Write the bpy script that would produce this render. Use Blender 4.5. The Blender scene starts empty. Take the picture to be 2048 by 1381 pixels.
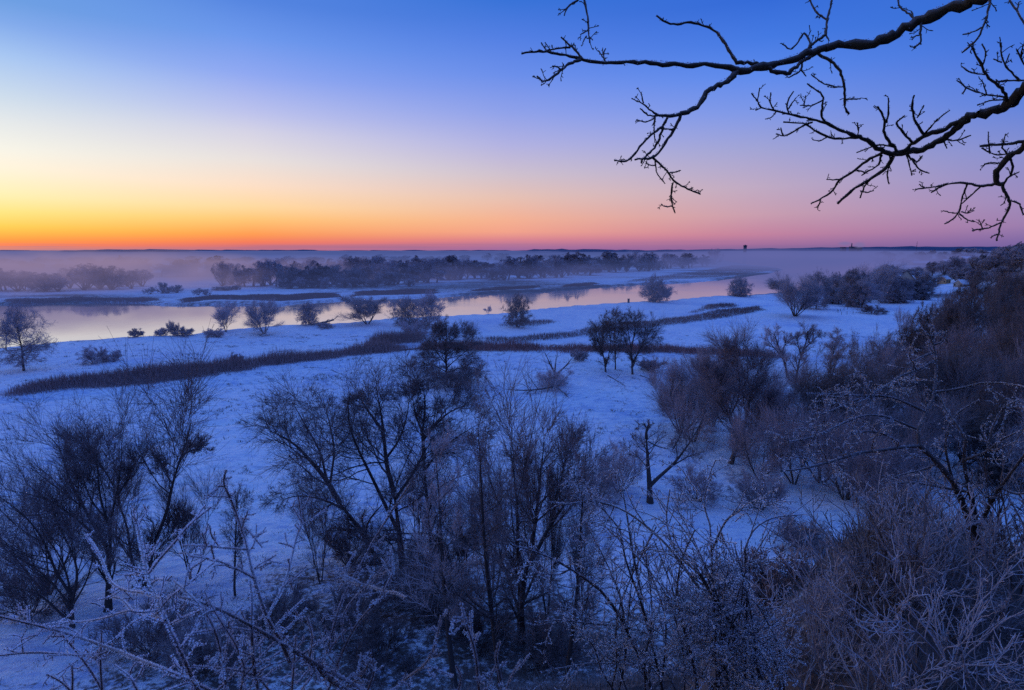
import bpy, bmesh, math, random
import numpy as np
from mathutils import Vector, Matrix

R = math.radians
scene = bpy.context.scene
col = scene.collection
RNG = np.random.default_rng(7)

# ------------------------------------------------------------------ camera
CAMH = 32.0
PITCH = R(9.5)
F = 20 / 36 * 2048
cs, sn = math.cos(PITCH), math.sin(PITCH)
cam_d = bpy.data.cameras.new('camera')
cam_d.lens = 20; cam_d.sensor_width = 36; cam_d.clip_start = 0.05; cam_d.clip_end = 40000
cam = bpy.data.objects.new('camera', cam_d); col.objects.link(cam)
cam.location = (0, 0, CAMH); cam.rotation_euler = (R(90) - PITCH, 0, 0)
scene.camera = cam

def ray(px, py):
    cx = (px - 1024) / F; cy = (690.5 - py) / F
    return np.array([cx, cs + cy * sn, -sn + cy * cs])

def at(px, py, Y):
    d = ray(px, py); return np.array([0, 0, CAMH]) + d * (Y / d[1])

def at_d(px, py, D):                      # point at distance D along the sight line
    d = ray(px, py); return np.array([0, 0, CAMH]) + d / np.linalg.norm(d) * D

def z_for(py, y):
    cy = (690.5 - py) / F
    return CAMH + y * (cy * cs - sn) / (cs + cy * sn)

# ------------------------------------------------------------------ numeric helpers
def _hash(i, j, s):
    n = (i * 374761393 + j * 668265263 + s * 1442695041) & 0xffffffff
    n = ((n ^ (n >> 13)) * 1274126177) & 0xffffffff
    return ((n ^ (n >> 16)) & 0xffff) / 65535.0

def vnoise(x, y, s=0):
    x = np.asarray(x, float); y = np.asarray(y, float)
    i = np.floor(x).astype(np.int64); j = np.floor(y).astype(np.int64)
    u = x - i; v = y - j
    u = u * u * (3 - 2 * u); v = v * v * (3 - 2 * v)
    a = _hash(i, j, s); b = _hash(i + 1, j, s); c = _hash(i, j + 1, s); d = _hash(i + 1, j + 1, s)
    return (a * (1 - u) + b * u) * (1 - v) + (c * (1 - u) + d * u) * v - 0.5

def seg_dist(x, y, poly, closed=False):
    pts = list(poly) + ([poly[0]] if closed else [])
    best = np.full(np.shape(x), 1e9)
    for (ax, ay), (bx, by) in zip(pts[:-1], pts[1:]):
        dx, dy = bx - ax, by - ay
        L = dx * dx + dy * dy + 1e-9
        t = np.clip(((x - ax) * dx + (y - ay) * dy) / L, 0, 1)
        best = np.minimum(best, np.hypot(x - ax - t * dx, y - ay - t * dy))
    return best

def inside(x, y, poly):
    c = np.zeros(np.shape(x), bool)
    n = len(poly)
    for i in range(n):
        ax, ay = poly[i]; bx, by = poly[(i + 1) % n]
        if ay == by: continue
        cond = ((ay > y) != (by > y)) & (x < (bx - ax) * (y - ay) / (by - ay) + ax)
        c ^= cond
    return c

def flat(px, py, z=0.0):
    d = ray(px, py); t = (z - CAMH) / d[2]
    return (d[0] * t, d[1] * t)

# ------------------------------------------------------------------ terrain
FOOT = [(-400, -120), (-80, 8), (-20, 30), (20, 34), (45, 42), (70, 58), (115, 98), (175, 160), (240, 260), (335, 400), (480, 640), (720, 1000), (1100, 1600)]
HILL = FOOT + [(6000, 1600), (6000, -800), (-400, -800)]
NEAR_BANK = [(-300, 705), (-60, 697), (0, 692), (110, 681), (270, 672), (385, 669), (415, 662), (560, 650), (690, 645), (790, 634), (900, 631), (1000, 624), (1100, 613), (1200, 606), (1310, 601), (1400, 593), (1500, 587), (1560, 583), (1640, 577), (1700, 566), (1735, 548), (1752, 530), (1760, 514)]
FAR_BANK = [(1440, 511), (1440, 519), (1500, 530), (1550, 534), (1570, 540), (1540, 548), (1450, 560), (1400, 564), (1300, 569), (1210, 574), (1180, 577), (1080, 584), (1000, 587), (950, 590), (880, 595), (750, 598), (690, 602), (600, 607), (560, 612), (480, 610), (420, 610), (345, 613), (322, 612), (270, 607), (200, 606), (100, 608), (0, 610), (-60, 612), (-300, 625)]
RIVER = [flat(*p, z=1.2) for p in NEAR_BANK] + [flat(*p, z=-.3) for p in FAR_BANK]
TRACKS = [[flat(*p) for p in [(-100, 822), (200, 800), (420, 778), (620, 758), (800, 757), (1000, 746), (1080, 741)]],
          [flat(*p) for p in [(300, 900), (420, 860), (560, 845), (700, 838)]]]

def hill_d(x, y):
    d = seg_dist(x, y, FOOT)
    return np.where(inside(x, y, HILL), d, -d)

def gz(x, y, detail=True):
    x = np.atleast_1d(np.asarray(x, float)); y = np.atleast_1d(np.asarray(y, float))
    d = hill_d(x, y) + 5 * vnoise(x / 14, y / 14, 3) * np.clip(np.hypot(x, y) / 40 - .5, 0, 1)
    h = np.interp(d, [-60, -25, 0, 5, 30, 40, 70, 120, 400], [0, .6, 4, 7.2, 29.6, 30.8, 38, 44, 49])
    r = np.hypot(x, y)
    h = h * np.interp(r, [0, 330, 480, 700, 1000, 1600], [1, 1.12, 1.1, .75, .35, .2])
    az = np.arctan2(x, y)                                   # shoulder of the bank right of the viewpoint
    cap = 29.2 - .9 * np.maximum(0, r - 1) + 3 * np.maximum(0, r - 14)
    h = np.where((az > -1.3) & (az < 2.0) & (r < 60), np.minimum(h, cap), h)
    spur = 26.5 - .06 * r - 1.1 * np.maximum(0, r - 13) - 1.5 * r * np.maximum(0, R(36) - az + .10 * vnoise(x / 2.2, y / 2.2, 43)) + 1.1 * vnoise(x / 2.5, y / 2.5, 41) * np.clip((r - 5) / 4, 0, 1)
    h = np.where((az > 0) & (az < 2.2) & (r < 40), np.maximum(h, spur), h)
    rd = seg_dist(x, y, RIVER, True); ins = inside(x, y, RIVER)
    sd = np.where(ins, -rd, rd)
    width = np.clip(r / 90, 1.5, 14)
    bank = np.clip((sd + width) / (2 * width), 0, 1); bank = bank * bank * (3 - 2 * bank)
    if detail:
        h = h + .9 * vnoise(x / 34, y / 34, 1) + .35 * vnoise(x / 9, y / 9, 2)
        h = h + .45 * np.exp(-((sd - 6) / 7) ** 2) * (.5 + vnoise(x / 11, y / 11, 8))
    h = h + .85
    return h * bank + (-3.0) * (1 - bank)

def hit(px, py):
    d = ray(px, py)
    t = np.geomspace(1.2, 9000, 1600)
    X, Y, Z = d[0] * t, d[1] * t, CAMH + d[2] * t
    below = Z - gz(X, Y)
    k = np.argmax(below < 0)
    if below[k] >= 0: k = len(t) - 1
    a, b = below[k - 1], below[k]
    tt = t[k - 1] + (t[k] - t[k - 1]) * a / (a - b + 1e-9)
    x, y = d[0] * tt, d[1] * tt
    return np.array([x, y, float(gz(x, y)[0])])

def dry_hit(px, py):                      # same, but moved down the picture until it stands on dry land
    b = hit(px, py)
    for _ in range(12):
        if b[2] > .55: break
        py += 2; b = hit(px, py)
    return b

# ------------------------------------------------------------------ object helpers
def mesh_from(name, V, Q, T=None, mats=(), parent=None, loc=None, Qm=None, smooth=True):
    """V (n,3), Q (m,4) quads, T (k,3) triangles -> one linked mesh object"""
    Q = np.zeros((0, 4), np.int32) if Q is None else np.asarray(Q, np.int32)
    T = np.zeros((0, 3), np.int32) if T is None else np.asarray(T, np.int32)
    me = bpy.data.meshes.new(name)
    me.vertices.add(len(V)); me.vertices.foreach_set('co', np.asarray(V, np.float32).ravel())
    loops = np.concatenate([Q.ravel(), T.ravel()])
    me.loops.add(len(loops)); me.loops.foreach_set('vertex_index', loops)
    nq, nt = len(Q), len(T)
    me.polygons.add(nq + nt)
    st = np.concatenate([np.arange(nq) * 4, nq * 4 + np.arange(nt) * 3]).astype(np.int32)
    me.polygons.foreach_set('loop_start', st)
    if Qm is not None: me.polygons.foreach_set('material_index', np.asarray(Qm, np.int32))
    me.update(calc_edges=True); me.validate()
    me.polygons.foreach_set('use_smooth', np.full(len(me.polygons), smooth))
    for m in (mats if isinstance(mats, (list, tuple)) else [mats]): me.materials.append(m)
    o = bpy.data.objects.new(name, me); col.objects.link(o)
    if parent is not None: o.parent = parent
    if loc is not None: o.location = loc
    return o

def tag(o, label=None, cat=None, group=None, kind=None):
    if label: o['label'] = label
    if cat: o['category'] = cat
    if group: o['group'] = group
    if kind: o['kind'] = kind
    return o

def empty(name, loc, label, cat, group=None, rz=0):
    o = bpy.data.objects.new(name, None); col.objects.link(o)
    o.location = loc; o.rotation_euler = (0, 0, rz); o.empty_display_size = .5
    return tag(o, label, cat, group)

def copy_tree(o, parent=None):
    c = o.copy(); col.objects.link(c)
    if parent is not None: c.parent = parent
    for ch in list(o.children): copy_tree(ch, c)
    return c

# ------------------------------------------------------------------ tubes, growth, frost
def norm(v): return v / (np.linalg.norm(v, axis=-1, keepdims=True) + 1e-9)

def tubes(P, Rr, sides=3):
    N, K, _ = P.shape
    T = np.gradient(P, axis=1) if K > 2 else np.repeat(P[:, 1:] - P[:, :1], 2, axis=1)
    T = norm(T)
    ref = np.array([.31, .92, .17]) / np.linalg.norm([.31, .92, .17])
    A = norm(np.cross(T, ref)); B = np.cross(T, A)
    a = np.arange(sides) / sides * 2 * np.pi
    V = P[:, :, None, :] + Rr[:, :, None, None] * (A[:, :, None, :] * np.cos(a)[None, None, :, None] + B[:, :, None, :] * np.sin(a)[None, None, :, None])
    idx = np.arange(N * K * sides).reshape(N, K, sides)
    nx = np.roll(idx, -1, axis=2)
    Q = np.stack([idx[:, :-1], nx[:, :-1], nx[:, 1:], idx[:, 1:]], axis=-1).reshape(-1, 4)
    return V.reshape(-1, 3), Q

class Geo:
    def __init__(s): s.V = []; s.Q = []; s.T = []; s.n = 0
    def add(s, V, Q=None, T=None):
        s.V.append(V)
        if Q is not None and len(Q): s.Q.append(Q + s.n)
        if T is not None and len(T): s.T.append(T + s.n)
        s.n += len(V)
    def tube(s, P, Rr, sides=3):
        if len(P): s.add(*tubes(P, Rr, sides))
    def make(s, name, mats, parent=None, loc=None, smooth=True):
        if not s.V: s.add(np.zeros((3, 3)), None, np.array([[0, 1, 2]]))
        Q = np.concatenate(s.Q) if s.Q else None
        T = np.concatenate(s.T) if s.T else None
        return mesh_from(name, np.concatenate(s.V), Q, T, mats, parent, loc, smooth=smooth)

def interp_path(P, t):
    """P (N,K,3), t (N,) in 0..1 -> point, tangent"""
    K = P.shape[1]; f = np.clip(t, 0, .9999) * (K - 1); i = f.astype(int); u = (f - i)[:, None]
    n = np.arange(len(P))
    a, b = P[n, i], P[n, i + 1]
    return a * (1 - u) + b * u, norm(b - a)

def spawn(rng, P, Rr, n=None, d=None, t=(.2, 1), a=(40, 12), L=(.35, .6), K=4, w=.1, up=.05, r=(.6, .25), rmax=None, Labs=None, taper=.35, flatten=0, rmin=0):
    N = len(P)
    if N == 0: return P, Rr
    plen = np.linalg.norm(np.diff(P, axis=1), axis=2).sum(1)
    cnt = np.full(N, n) if n is not None else np.maximum(1, rng.poisson(d * plen))
    ix = np.repeat(np.arange(N), cnt); M = len(ix)
    tt = rng.uniform(t[0], t[1], M)
    S, T = interp_path(P[ix], tt)
    K0 = P.shape[1]; f = np.clip(tt, 0, .9999) * (K0 - 1); i = f.astype(int); u = f - i
    rp = Rr[ix, i] * (1 - u) + Rr[ix, i + 1] * u
    ang = np.radians(rng.normal(a[0], a[1], M))
    rv = rng.normal(0, 1, (M, 3)); rv[:, 2] *= (1 - flatten)
    ax = norm(np.cross(T, rv)); side = np.cross(ax, T)
    D = norm(T * np.cos(ang)[:, None] + side * np.sin(ang)[:, None])
    base = plen[ix] if Labs is None else np.full(M, 1.0)
    lo, hi = L if Labs is None else Labs
    LL = base * rng.uniform(lo, hi, M) * (1 - taper * tt)
    r0 = np.minimum(rp * r[0], 1e9 if rmax is None else rmax)
    return grow(rng, S, D, LL, r0, r0 * r[1], K, w, up)

def grow(rng, S, D, L, r0, r1, K, w, up):
    N = len(S); P = np.zeros((N, K, 3)); P[:, 0] = S; d = D.copy()
    st = (L / (K - 1))[:, None]
    for k in range(1, K):
        d = d + rng.normal(0, w, (N, 3)); d[:, 2] += up; d = norm(d)
        P[:, k] = P[:, k - 1] + d * st
    tt = np.linspace(0, 1, K)[None]
    return P, r0[:, None] * (1 - tt) + r1[:, None] * tt

def resample(pts, rad, K):
    pts = np.asarray(pts, float); rad = np.asarray(rad, float)
    s = np.concatenate([[0], np.cumsum(np.linalg.norm(np.diff(pts, axis=0), axis=1))])
    q = np.linspace(0, s[-1], K)
    # smooth the polyline a little with a Catmull-like blend
    out = np.stack([np.interp(q, s, pts[:, k]) for k in range(3)], 1)
    for _ in range(2):
        out[1:-1] = .25 * out[:-2] + .5 * out[1:-1] + .25 * out[2:]
    return out, np.interp(q, s, rad)

def crystals(rng, geo, P, Rr, dens, size, upbias=.6):
    plen = np.linalg.norm(np.diff(P, axis=1), axis=2).sum(1)
    cnt = rng.poisson(dens * plen); ix = np.repeat(np.arange(len(P)), cnt); M = len(ix)
    if M == 0: return
    t = rng.uniform(0, 1, M); S, T = interp_path(P[ix], t)
    K = P.shape[1]; f = np.clip(t, 0, .9999) * (K - 1); i = f.astype(int)
    rp = Rr[ix, i]
    rv = rng.normal(0, 1, (M, 3)); rv[:, 2] += upbias
    rad = norm(rv - T * (rv * T).sum(1, keepdims=True))
    s = size * rng.uniform(.5, 1.4, M)
    b = S + rad * rp[:, None] * .8
    tip = b + norm(rad + rng.normal(0, .35, (M, 3))) * s[:, None]
    wv = T * (s * .34)[:, None]
    V = np.stack([b - wv, b + wv, tip], 1).reshape(-1, 3)
    geo.add(V, None, np.arange(M * 3).reshape(M, 3))

# ------------------------------------------------------------------ materials
def nt(m): return m.node_tree.nodes, m.node_tree.links

def new_mat(name):
    m = bpy.data.materials.new(name); m.use_nodes = True
    N, L = nt(m); b = N['Principled BSDF']; b.inputs['Roughness'].default_value = .9
    b.inputs['Specular IOR Level'].default_value = .2
    return m, N, L, b

def mixc(N, L, fac, a, b):
    x = N.new('ShaderNodeMix'); x.data_type = 'RGBA'
    for sock, v in ((x.inputs[0], fac), (x.inputs[6], a), (x.inputs[7], b)):
        if hasattr(v, 'links') or isinstance(v, bpy.types.NodeSocket): L.new(v, sock)
        elif isinstance(v, (int, float)): sock.default_value = v
        else: sock.default_value = (*v, 1)
    return x.outputs[2]

def mth(N, L, op, a, b=None, clamp=False):
    x = N.new('ShaderNodeMath'); x.operation = op; x.use_clamp = clamp
    for s, v in zip(x.inputs, (a, b)):
        if v is None: continue
        if isinstance(v, bpy.types.NodeSocket): L.new(v, s)
        else: s.default_value = v
    return x.outputs[0]

def noise(N, L, scale, detail=4, rough=.55, vec=None):
    x = N.new('ShaderNodeTexNoise'); x.inputs['Scale'].default_value = scale
    x.inputs['Detail'].default_value = detail; x.inputs['Roughness'].default_value = rough
    if vec is not None: L.new(vec, x.inputs['Vector'])
    return x.outputs['Fac']

def ramp(N, L, fac, stops):
    x = N.new('ShaderNodeValToRGB'); L.new(fac, x.inputs[0])
    e = x.color_ramp.elements
    while len(e) > 1: e.remove(e[-1])
    e[0].position = stops[0][0]; e[0].color = (*stops[0][1], 1)
    for p, c in stops[1:]:
        k = e.new(p); k.color = (*c, 1)
    return x.outputs[0]

def geom(N): return N.new('ShaderNodeNewGeometry')
def texco(N): return N.new('ShaderNodeTexCoord')

def bark(name, base, dark, frost, amt, scale=9, upw=.5, bump=.0):
    """bark or twig: mottled brown, rime on the upper sides"""
    m, N, L, b = new_mat(name)
    g = geom(N); tc = texco(N)
    n1 = noise(N, L, scale, 5, .6, tc.outputs['Object'])
    c = mixc(N, L, n1, dark, base)
    oi = N.new('ShaderNodeObjectInfo')
    sep = N.new('ShaderNodeSeparateXYZ'); L.new(g.outputs['Normal'], sep.inputs[0])
    upf = mth(N, L, 'MULTIPLY_ADD', sep.outputs[2], upw); N_up = upf.node; N_up.inputs[2].default_value = amt
    n2 = noise(N, L, scale * 3.1, 3, .6, tc.outputs['Object'])
    fr = mth(N, L, 'MULTIPLY', upf, mth(N, L, 'MULTIPLY', n2, 1.7), True)
    c = mixc(N, L, fr, c, frost)
    v = N.new('ShaderNodeHueSaturation'); L.new(c, v.inputs['Color'])
    L.new(mth(N, L, 'ADD', mth(N, L, 'MULTIPLY', oi.outputs['Random'], .6), .7), v.inputs['Value'])
    L.new(v.outputs[0], b.inputs['Base Color'])
    if bump:
        bp = N.new('ShaderNodeBump'); bp.inputs['Strength'].default_value = bump; bp.inputs['Distance'].default_value = .02
        L.new(noise(N, L, scale * 4, 6, .7, tc.outputs['Object']), bp.inputs['Height']); L.new(bp.outputs[0], b.inputs['Normal'])
    return m

FROST = (.62, .60, .66)
M = {}
M['trunk'] = bark('dark_bark', (.11, .08, .07), (.04, .032, .032), FROST, .03, 5, .14, .4)
M['oakbark'] = bark('oak_limb_bark', (.10, .085, .045), (.018, .015, .014), FROST, .03, 30, .22, .8)
M['willow'] = bark('willow_twigs', (.40, .29, .30), (.24, .18, .19), FROST, .18, 2, .15)
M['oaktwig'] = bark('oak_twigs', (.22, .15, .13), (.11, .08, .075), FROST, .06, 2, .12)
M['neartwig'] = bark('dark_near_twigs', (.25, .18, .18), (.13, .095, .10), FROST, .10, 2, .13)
M['rime_bright'] = bark('bright_hoarfrost', (.90, .85, .88), (.76, .71, .75), (.92, .90, .92), .3, 40, .3)
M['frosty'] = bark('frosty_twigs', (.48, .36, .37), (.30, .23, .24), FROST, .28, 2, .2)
M['fgtwig'] = bark('thorn_twigs', (.17, .12, .10), (.05, .036, .032), FROST, .10, 25, .35, .5)
M['rime'] = bark('hoarfrost', (.62, .58, .62), (.48, .44, .47), (.72, .70, .74), .3, 40, .3)
M['rime_dim'] = bark('grey_hoarfrost', (.38, .34, .35), (.24, .21, .21), (.50, .47, .50), .3, 40, .3)
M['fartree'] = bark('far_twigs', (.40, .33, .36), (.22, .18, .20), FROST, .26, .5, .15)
M['evergreen'] = bark('spruce_needles', (.035, .05, .04), (.015, .022, .02), FROST, .03, 2, .08)
M['reed'] = bark('dry_reed', (.34, .20, .17), (.15, .085, .075), FROST, .12, .8, .12)
M['reedred'] = bark('rusty_reed', (.38, .16, .13), (.18, .075, .065), FROST, .06, .8, .08)
M['grass'] = bark('dead_grass', (.20, .14, .10), (.08, .06, .048), FROST, .10, 4, .1)
M['rimetwig'] = bark('rime_coated_twigs', (.44, .38, .39), (.20, .16, .16), FROST, .24, 30, .3)
M['frostgrass'] = bark('frosted_bank_grass', (.17, .13, .11), (.05, .04, .037), FROST, .12, 4, .15)
M['hawbark'] = bark('hawthorn_bark', (.10, .075, .062), (.035, .028, .026), FROST, .04, 25, .2, .6)
M['log'] = bark('dead_wood', (.12, .10, .09), (.05, .04, .04), FROST, .1, 6, .45)

def snow_material():
    m, N, L, b = new_mat('snowy_ground')
    tc = texco(N); P = tc.outputs['Object']
    att = N.new('ShaderNodeAttribute'); att.attribute_name = 'litter_shade'
    big = noise(N, L, .035, 4, .6, P); mid = noise(N, L, .35, 5, .62, P); fine = noise(N, L, 2.4, 6, .68, P)
    st = N.new('ShaderNodeMapping'); L.new(P, st.inputs[0]); st.inputs['Scale'].default_value = (.5, 1.3, 1); st.inputs['Rotation'].default_value = (0, 0, .5)
    streak = noise(N, L, .9, 5, .65, st.outputs[0])
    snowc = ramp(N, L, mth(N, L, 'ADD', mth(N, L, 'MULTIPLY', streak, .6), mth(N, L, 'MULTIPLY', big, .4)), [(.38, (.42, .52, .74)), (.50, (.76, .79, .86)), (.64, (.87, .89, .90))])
    dirt = mixc(N, L, fine, (.035, .03, .032), (.17, .135, .13))
    # bare grass, also standing in for foreground shade, shows where litter + noise run high
    q = mth(N, L, 'ADD', mth(N, L, 'MULTIPLY', fine, .62), mth(N, L, 'MULTIPLY', mid, .38))
    q = mth(N, L, 'ADD', q, mth(N, L, 'MULTIPLY', att.outputs['Fac'], .36))
    q = mth(N, L, 'ADD', q, mth(N, L, 'MULTIPLY', big, .12))
    x = N.new('ShaderNodeMapRange'); x.interpolation_type = 'SMOOTHSTEP'; L.new(q, x.inputs[0])
    x.inputs[1].default_value = .67; x.inputs[2].default_value = .82
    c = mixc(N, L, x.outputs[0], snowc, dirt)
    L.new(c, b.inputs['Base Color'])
    bp = N.new('ShaderNodeBump'); bp.inputs['Strength'].default_value = 1; bp.inputs['Distance'].default_value = .6
    L.new(mth(N, L, 'ADD', mid, mth(N, L, 'MULTIPLY', fine, .35)), bp.inputs['Height']); L.new(bp.outputs[0], b.inputs['Normal'])
    b.inputs['Roughness'].default_value = .75
    return m
M['snow'] = snow_material()

def water_material():
    m, N, L, b = new_mat('calm_river_water')
    tc = texco(N)
    mp = N.new('ShaderNodeMapping'); L.new(tc.outputs['Object'], mp.inputs[0]); mp.inputs['Scale'].default_value = (.25, .08, .2)
    b.inputs['Base Color'].default_value = (.80, .77, .79, 1); b.inputs['Metallic'].default_value = .8
    b.inputs['Specular IOR Level'].default_value = .9; b.inputs['IOR'].default_value = 1.6
    rn = noise(N, L, .02, 4, .6, tc.outputs['Object'])
    L.new(ramp(N, L, rn, [(.35, (.02,) * 3), (.65, (.10,) * 3)]), b.inputs['Roughness'])
    bp = N.new('ShaderNodeBump'); bp.inputs['Strength'].default_value = .03; bp.inputs['Distance'].default_value = .3
    L.new(noise(N, L, 1.5, 3, .5, mp.outputs[0]), bp.inputs['Height']); L.new(bp.outputs[0], b.inputs['Normal'])
    return m
M['water'] = water_material()

def plain(name, a, b_, scale=1.5, rough=.85):
    m, N, L, b = new_mat(name)
    tc = texco(N)
    L.new(mixc(N, L, noise(N, L, scale, 5, .6, tc.outputs['Object']), a, b_), b.inputs['Base Color'])
    b.inputs['Roughness'].default_value = rough
    return m
M['ice'] = plain('frozen_pond_ice', (.35, .42, .58), (.55, .6, .72), .3, .35)
M['wall'] = plain('house_plaster', (.32, .27, .22), (.42, .37, .30), 1)
M['wall_o'] = plain('ochre_plaster', (.55, .33, .16), (.62, .40, .2), 1)
M['roofdark'] = plain('dark_roof_tiles', (.05, .035, .035), (.10, .07, .065), 2)
M['roofsnow'] = plain('snow_on_roof', (.6, .64, .74), (.8, .82, .86), .6)
M['pane'] = plain('dark_window', (.01, .012, .018), (.03, .034, .045), 1, .2)
M['concrete'] = plain('grey_concrete', (.04, .05, .075), (.06, .075, .11), .1)
M['hills'] = plain('hazed_wooded_hills', (.028, .05, .10), (.05, .085, .16), .004)  # bluish tint of distance haze is put into the hill colour
M['wood'] = plain('weathered_wood', (.06, .05, .045), (.12, .10, .09), 8)

# ------------------------------------------------------------------ ground and water
def graded(lo, hi, flo, fhi, s, g, smax):
    a = list(np.arange(flo, fhi, s))
    st, p = s, a[-1]
    while p < hi:
        st = min(st * g, smax); p += st; a.append(p)
    st, p = s, a[0]; b = []
    while p > lo:
        st = min(st * g, smax); p -= st; b.append(p)
    return np.array(b[::-1] + a)
gx = graded(-9000, 9000, -75, 95, .75, 1.045, 400)
gy = graded(-60, 12000, 0, 112, .75, 1.024, 300)
GX, GY = np.meshgrid(gx, gy)
fx, fy = GX.ravel(), GY.ravel()
Z = gz(fx, fy)
rr = np.hypot(fx, fy); fade = np.clip(1.6 - rr / 160, 0, 1)
Z = Z + fade * (.26 * vnoise(fx / 2.6, fy / 2.0, 11) + .2 * vnoise(fx / 1.3, fy / 1.1, 12))
for tr in TRACKS:
    td = seg_dist(fx, fy, tr); Z -= .42 * np.exp(-(td / 1.8) ** 2)
Z = np.where(rr > 2500, np.minimum(Z, 0.2), Z)
nx_, ny_ = len(gx), len(gy)
ii = np.arange(nx_ * ny_).reshape(ny_, nx_)
Q = np.stack([ii[:-1, :-1], ii[:-1, 1:], ii[1:, 1:], ii[1:, :-1]], -1).reshape(-1, 4)
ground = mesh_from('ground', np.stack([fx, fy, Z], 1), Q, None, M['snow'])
tag(ground, kind='structure')
hd = hill_d(fx, fy)
ground_dark = np.clip((hd + 12) / 26, 0, 1) * .8
ground_dark += .75 * np.exp(-(((fx + 9) / 14) ** 2 + ((fy - 44) / 13) ** 2))
ground_dark = np.minimum(ground_dark, .45 + .9 * (vnoise(fx / 3.1, fy / 3.1, 51) + .5) * np.clip(hd / 8, 0, 1))
ground_dark += .25 * np.exp(-((fx - 2) ** 2 / 900 + (fy - 36) ** 2 / 60))  # extra dark band, puts foreground shade into the ground colour beyond real leaf litter
ground_dark += np.clip(.5 - np.abs(seg_dist(fx, fy, RIVER, True) - 3) / 14, 0, .3)
ground_dark += .35 * np.clip(vnoise(fx / 16, fy / 10, 21) - .12, 0, 1) + np.clip(hd / 60, 0, 1) * .2
for tr in TRACKS:
    ground_dark += .26 * np.exp(-(seg_dist(fx, fy, tr) / 1.6) ** 2)
ground_dark += np.clip((fy - 300) / 80, 0, 1) * (.34 + .75 * vnoise(fx / 150, fy / 55, 81) + .35 * vnoise(fx / 40, fy / 14, 82)) * (hd < 0)
sp_ = np.clip(1.4 - rr / 16, 0, 1) * np.clip((np.arctan2(fx, fy) - R(18)) / R(8), 0, 1)
ground_dark = ground_dark * (1 - sp_) + sp_ * (.50 + .5 * (vnoise(fx / 1.7, fy / 1.7, 71) + .5))
at_ = ground.data.attributes.new('litter_shade', 'FLOAT', 'POINT')
at_.data.foreach_set('value', np.clip(ground_dark, 0, 1.2).astype(np.float32))

wv = np.array([[-2500, 120, -.35], [2500, 120, -.35], [2500, 5000, -.35], [-2500, 5000, -.35]])
tag(mesh_from('river_water', wv, [[0, 1, 2, 3]], None, M['water']), kind='structure')

# far hills on the horizon
def hills(pts, thick, name='far_hills'):
    V, Qs = [], []
    for i, (px, py, D) in enumerate(pts):
        b = at(px, py, D); V += [[b[0], b[1] - thick, -3], [b[0], b[1], b[2]], [b[0] * 1.02, b[1] + thick, b[2] * .9], [b[0] * 1.05, b[1] + 2 * thick, -3]]
        if i:
            k = 4 * i
            for j in range(3): Qs.append([k - 4 + j, k + j, k + j + 1, k - 4 + j + 1])
    return tag(mesh_from(name, np.array(V), Qs, None, M['hills']), kind='structure')
rs = np.random.default_rng(3)
prof = []
for px in np.arange(-500, 2700, 14):
    y = np.interp(px, [-500, 100, 140, 220, 300, 420, 600, 680, 760, 1040, 1100, 1250, 1300, 1450, 1600, 1760, 1900, 2100, 2700], [502, 502, 500.5, 499.5, 500, 501, 500.5, 501.5, 501.5, 500.5, 499, 499.5, 500.5, 499, 496.5, 494, 493.5, 494, 494])
    prof.append((px, y + rs.normal(0, .6), 6500))
hills(prof, 500)
prof = []
for px in np.arange(60, 1500, 12):
    y = np.interp(px, [60, 150, 330, 400, 1000, 1150, 1350, 1500], [506, 502.2, 502.2, 505, 505, 502.5, 502.3, 506])
    prof.append((px, y + rs.normal(0, .4), 3800))
hills(prof, 260, 'wooded_ridge')

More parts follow.
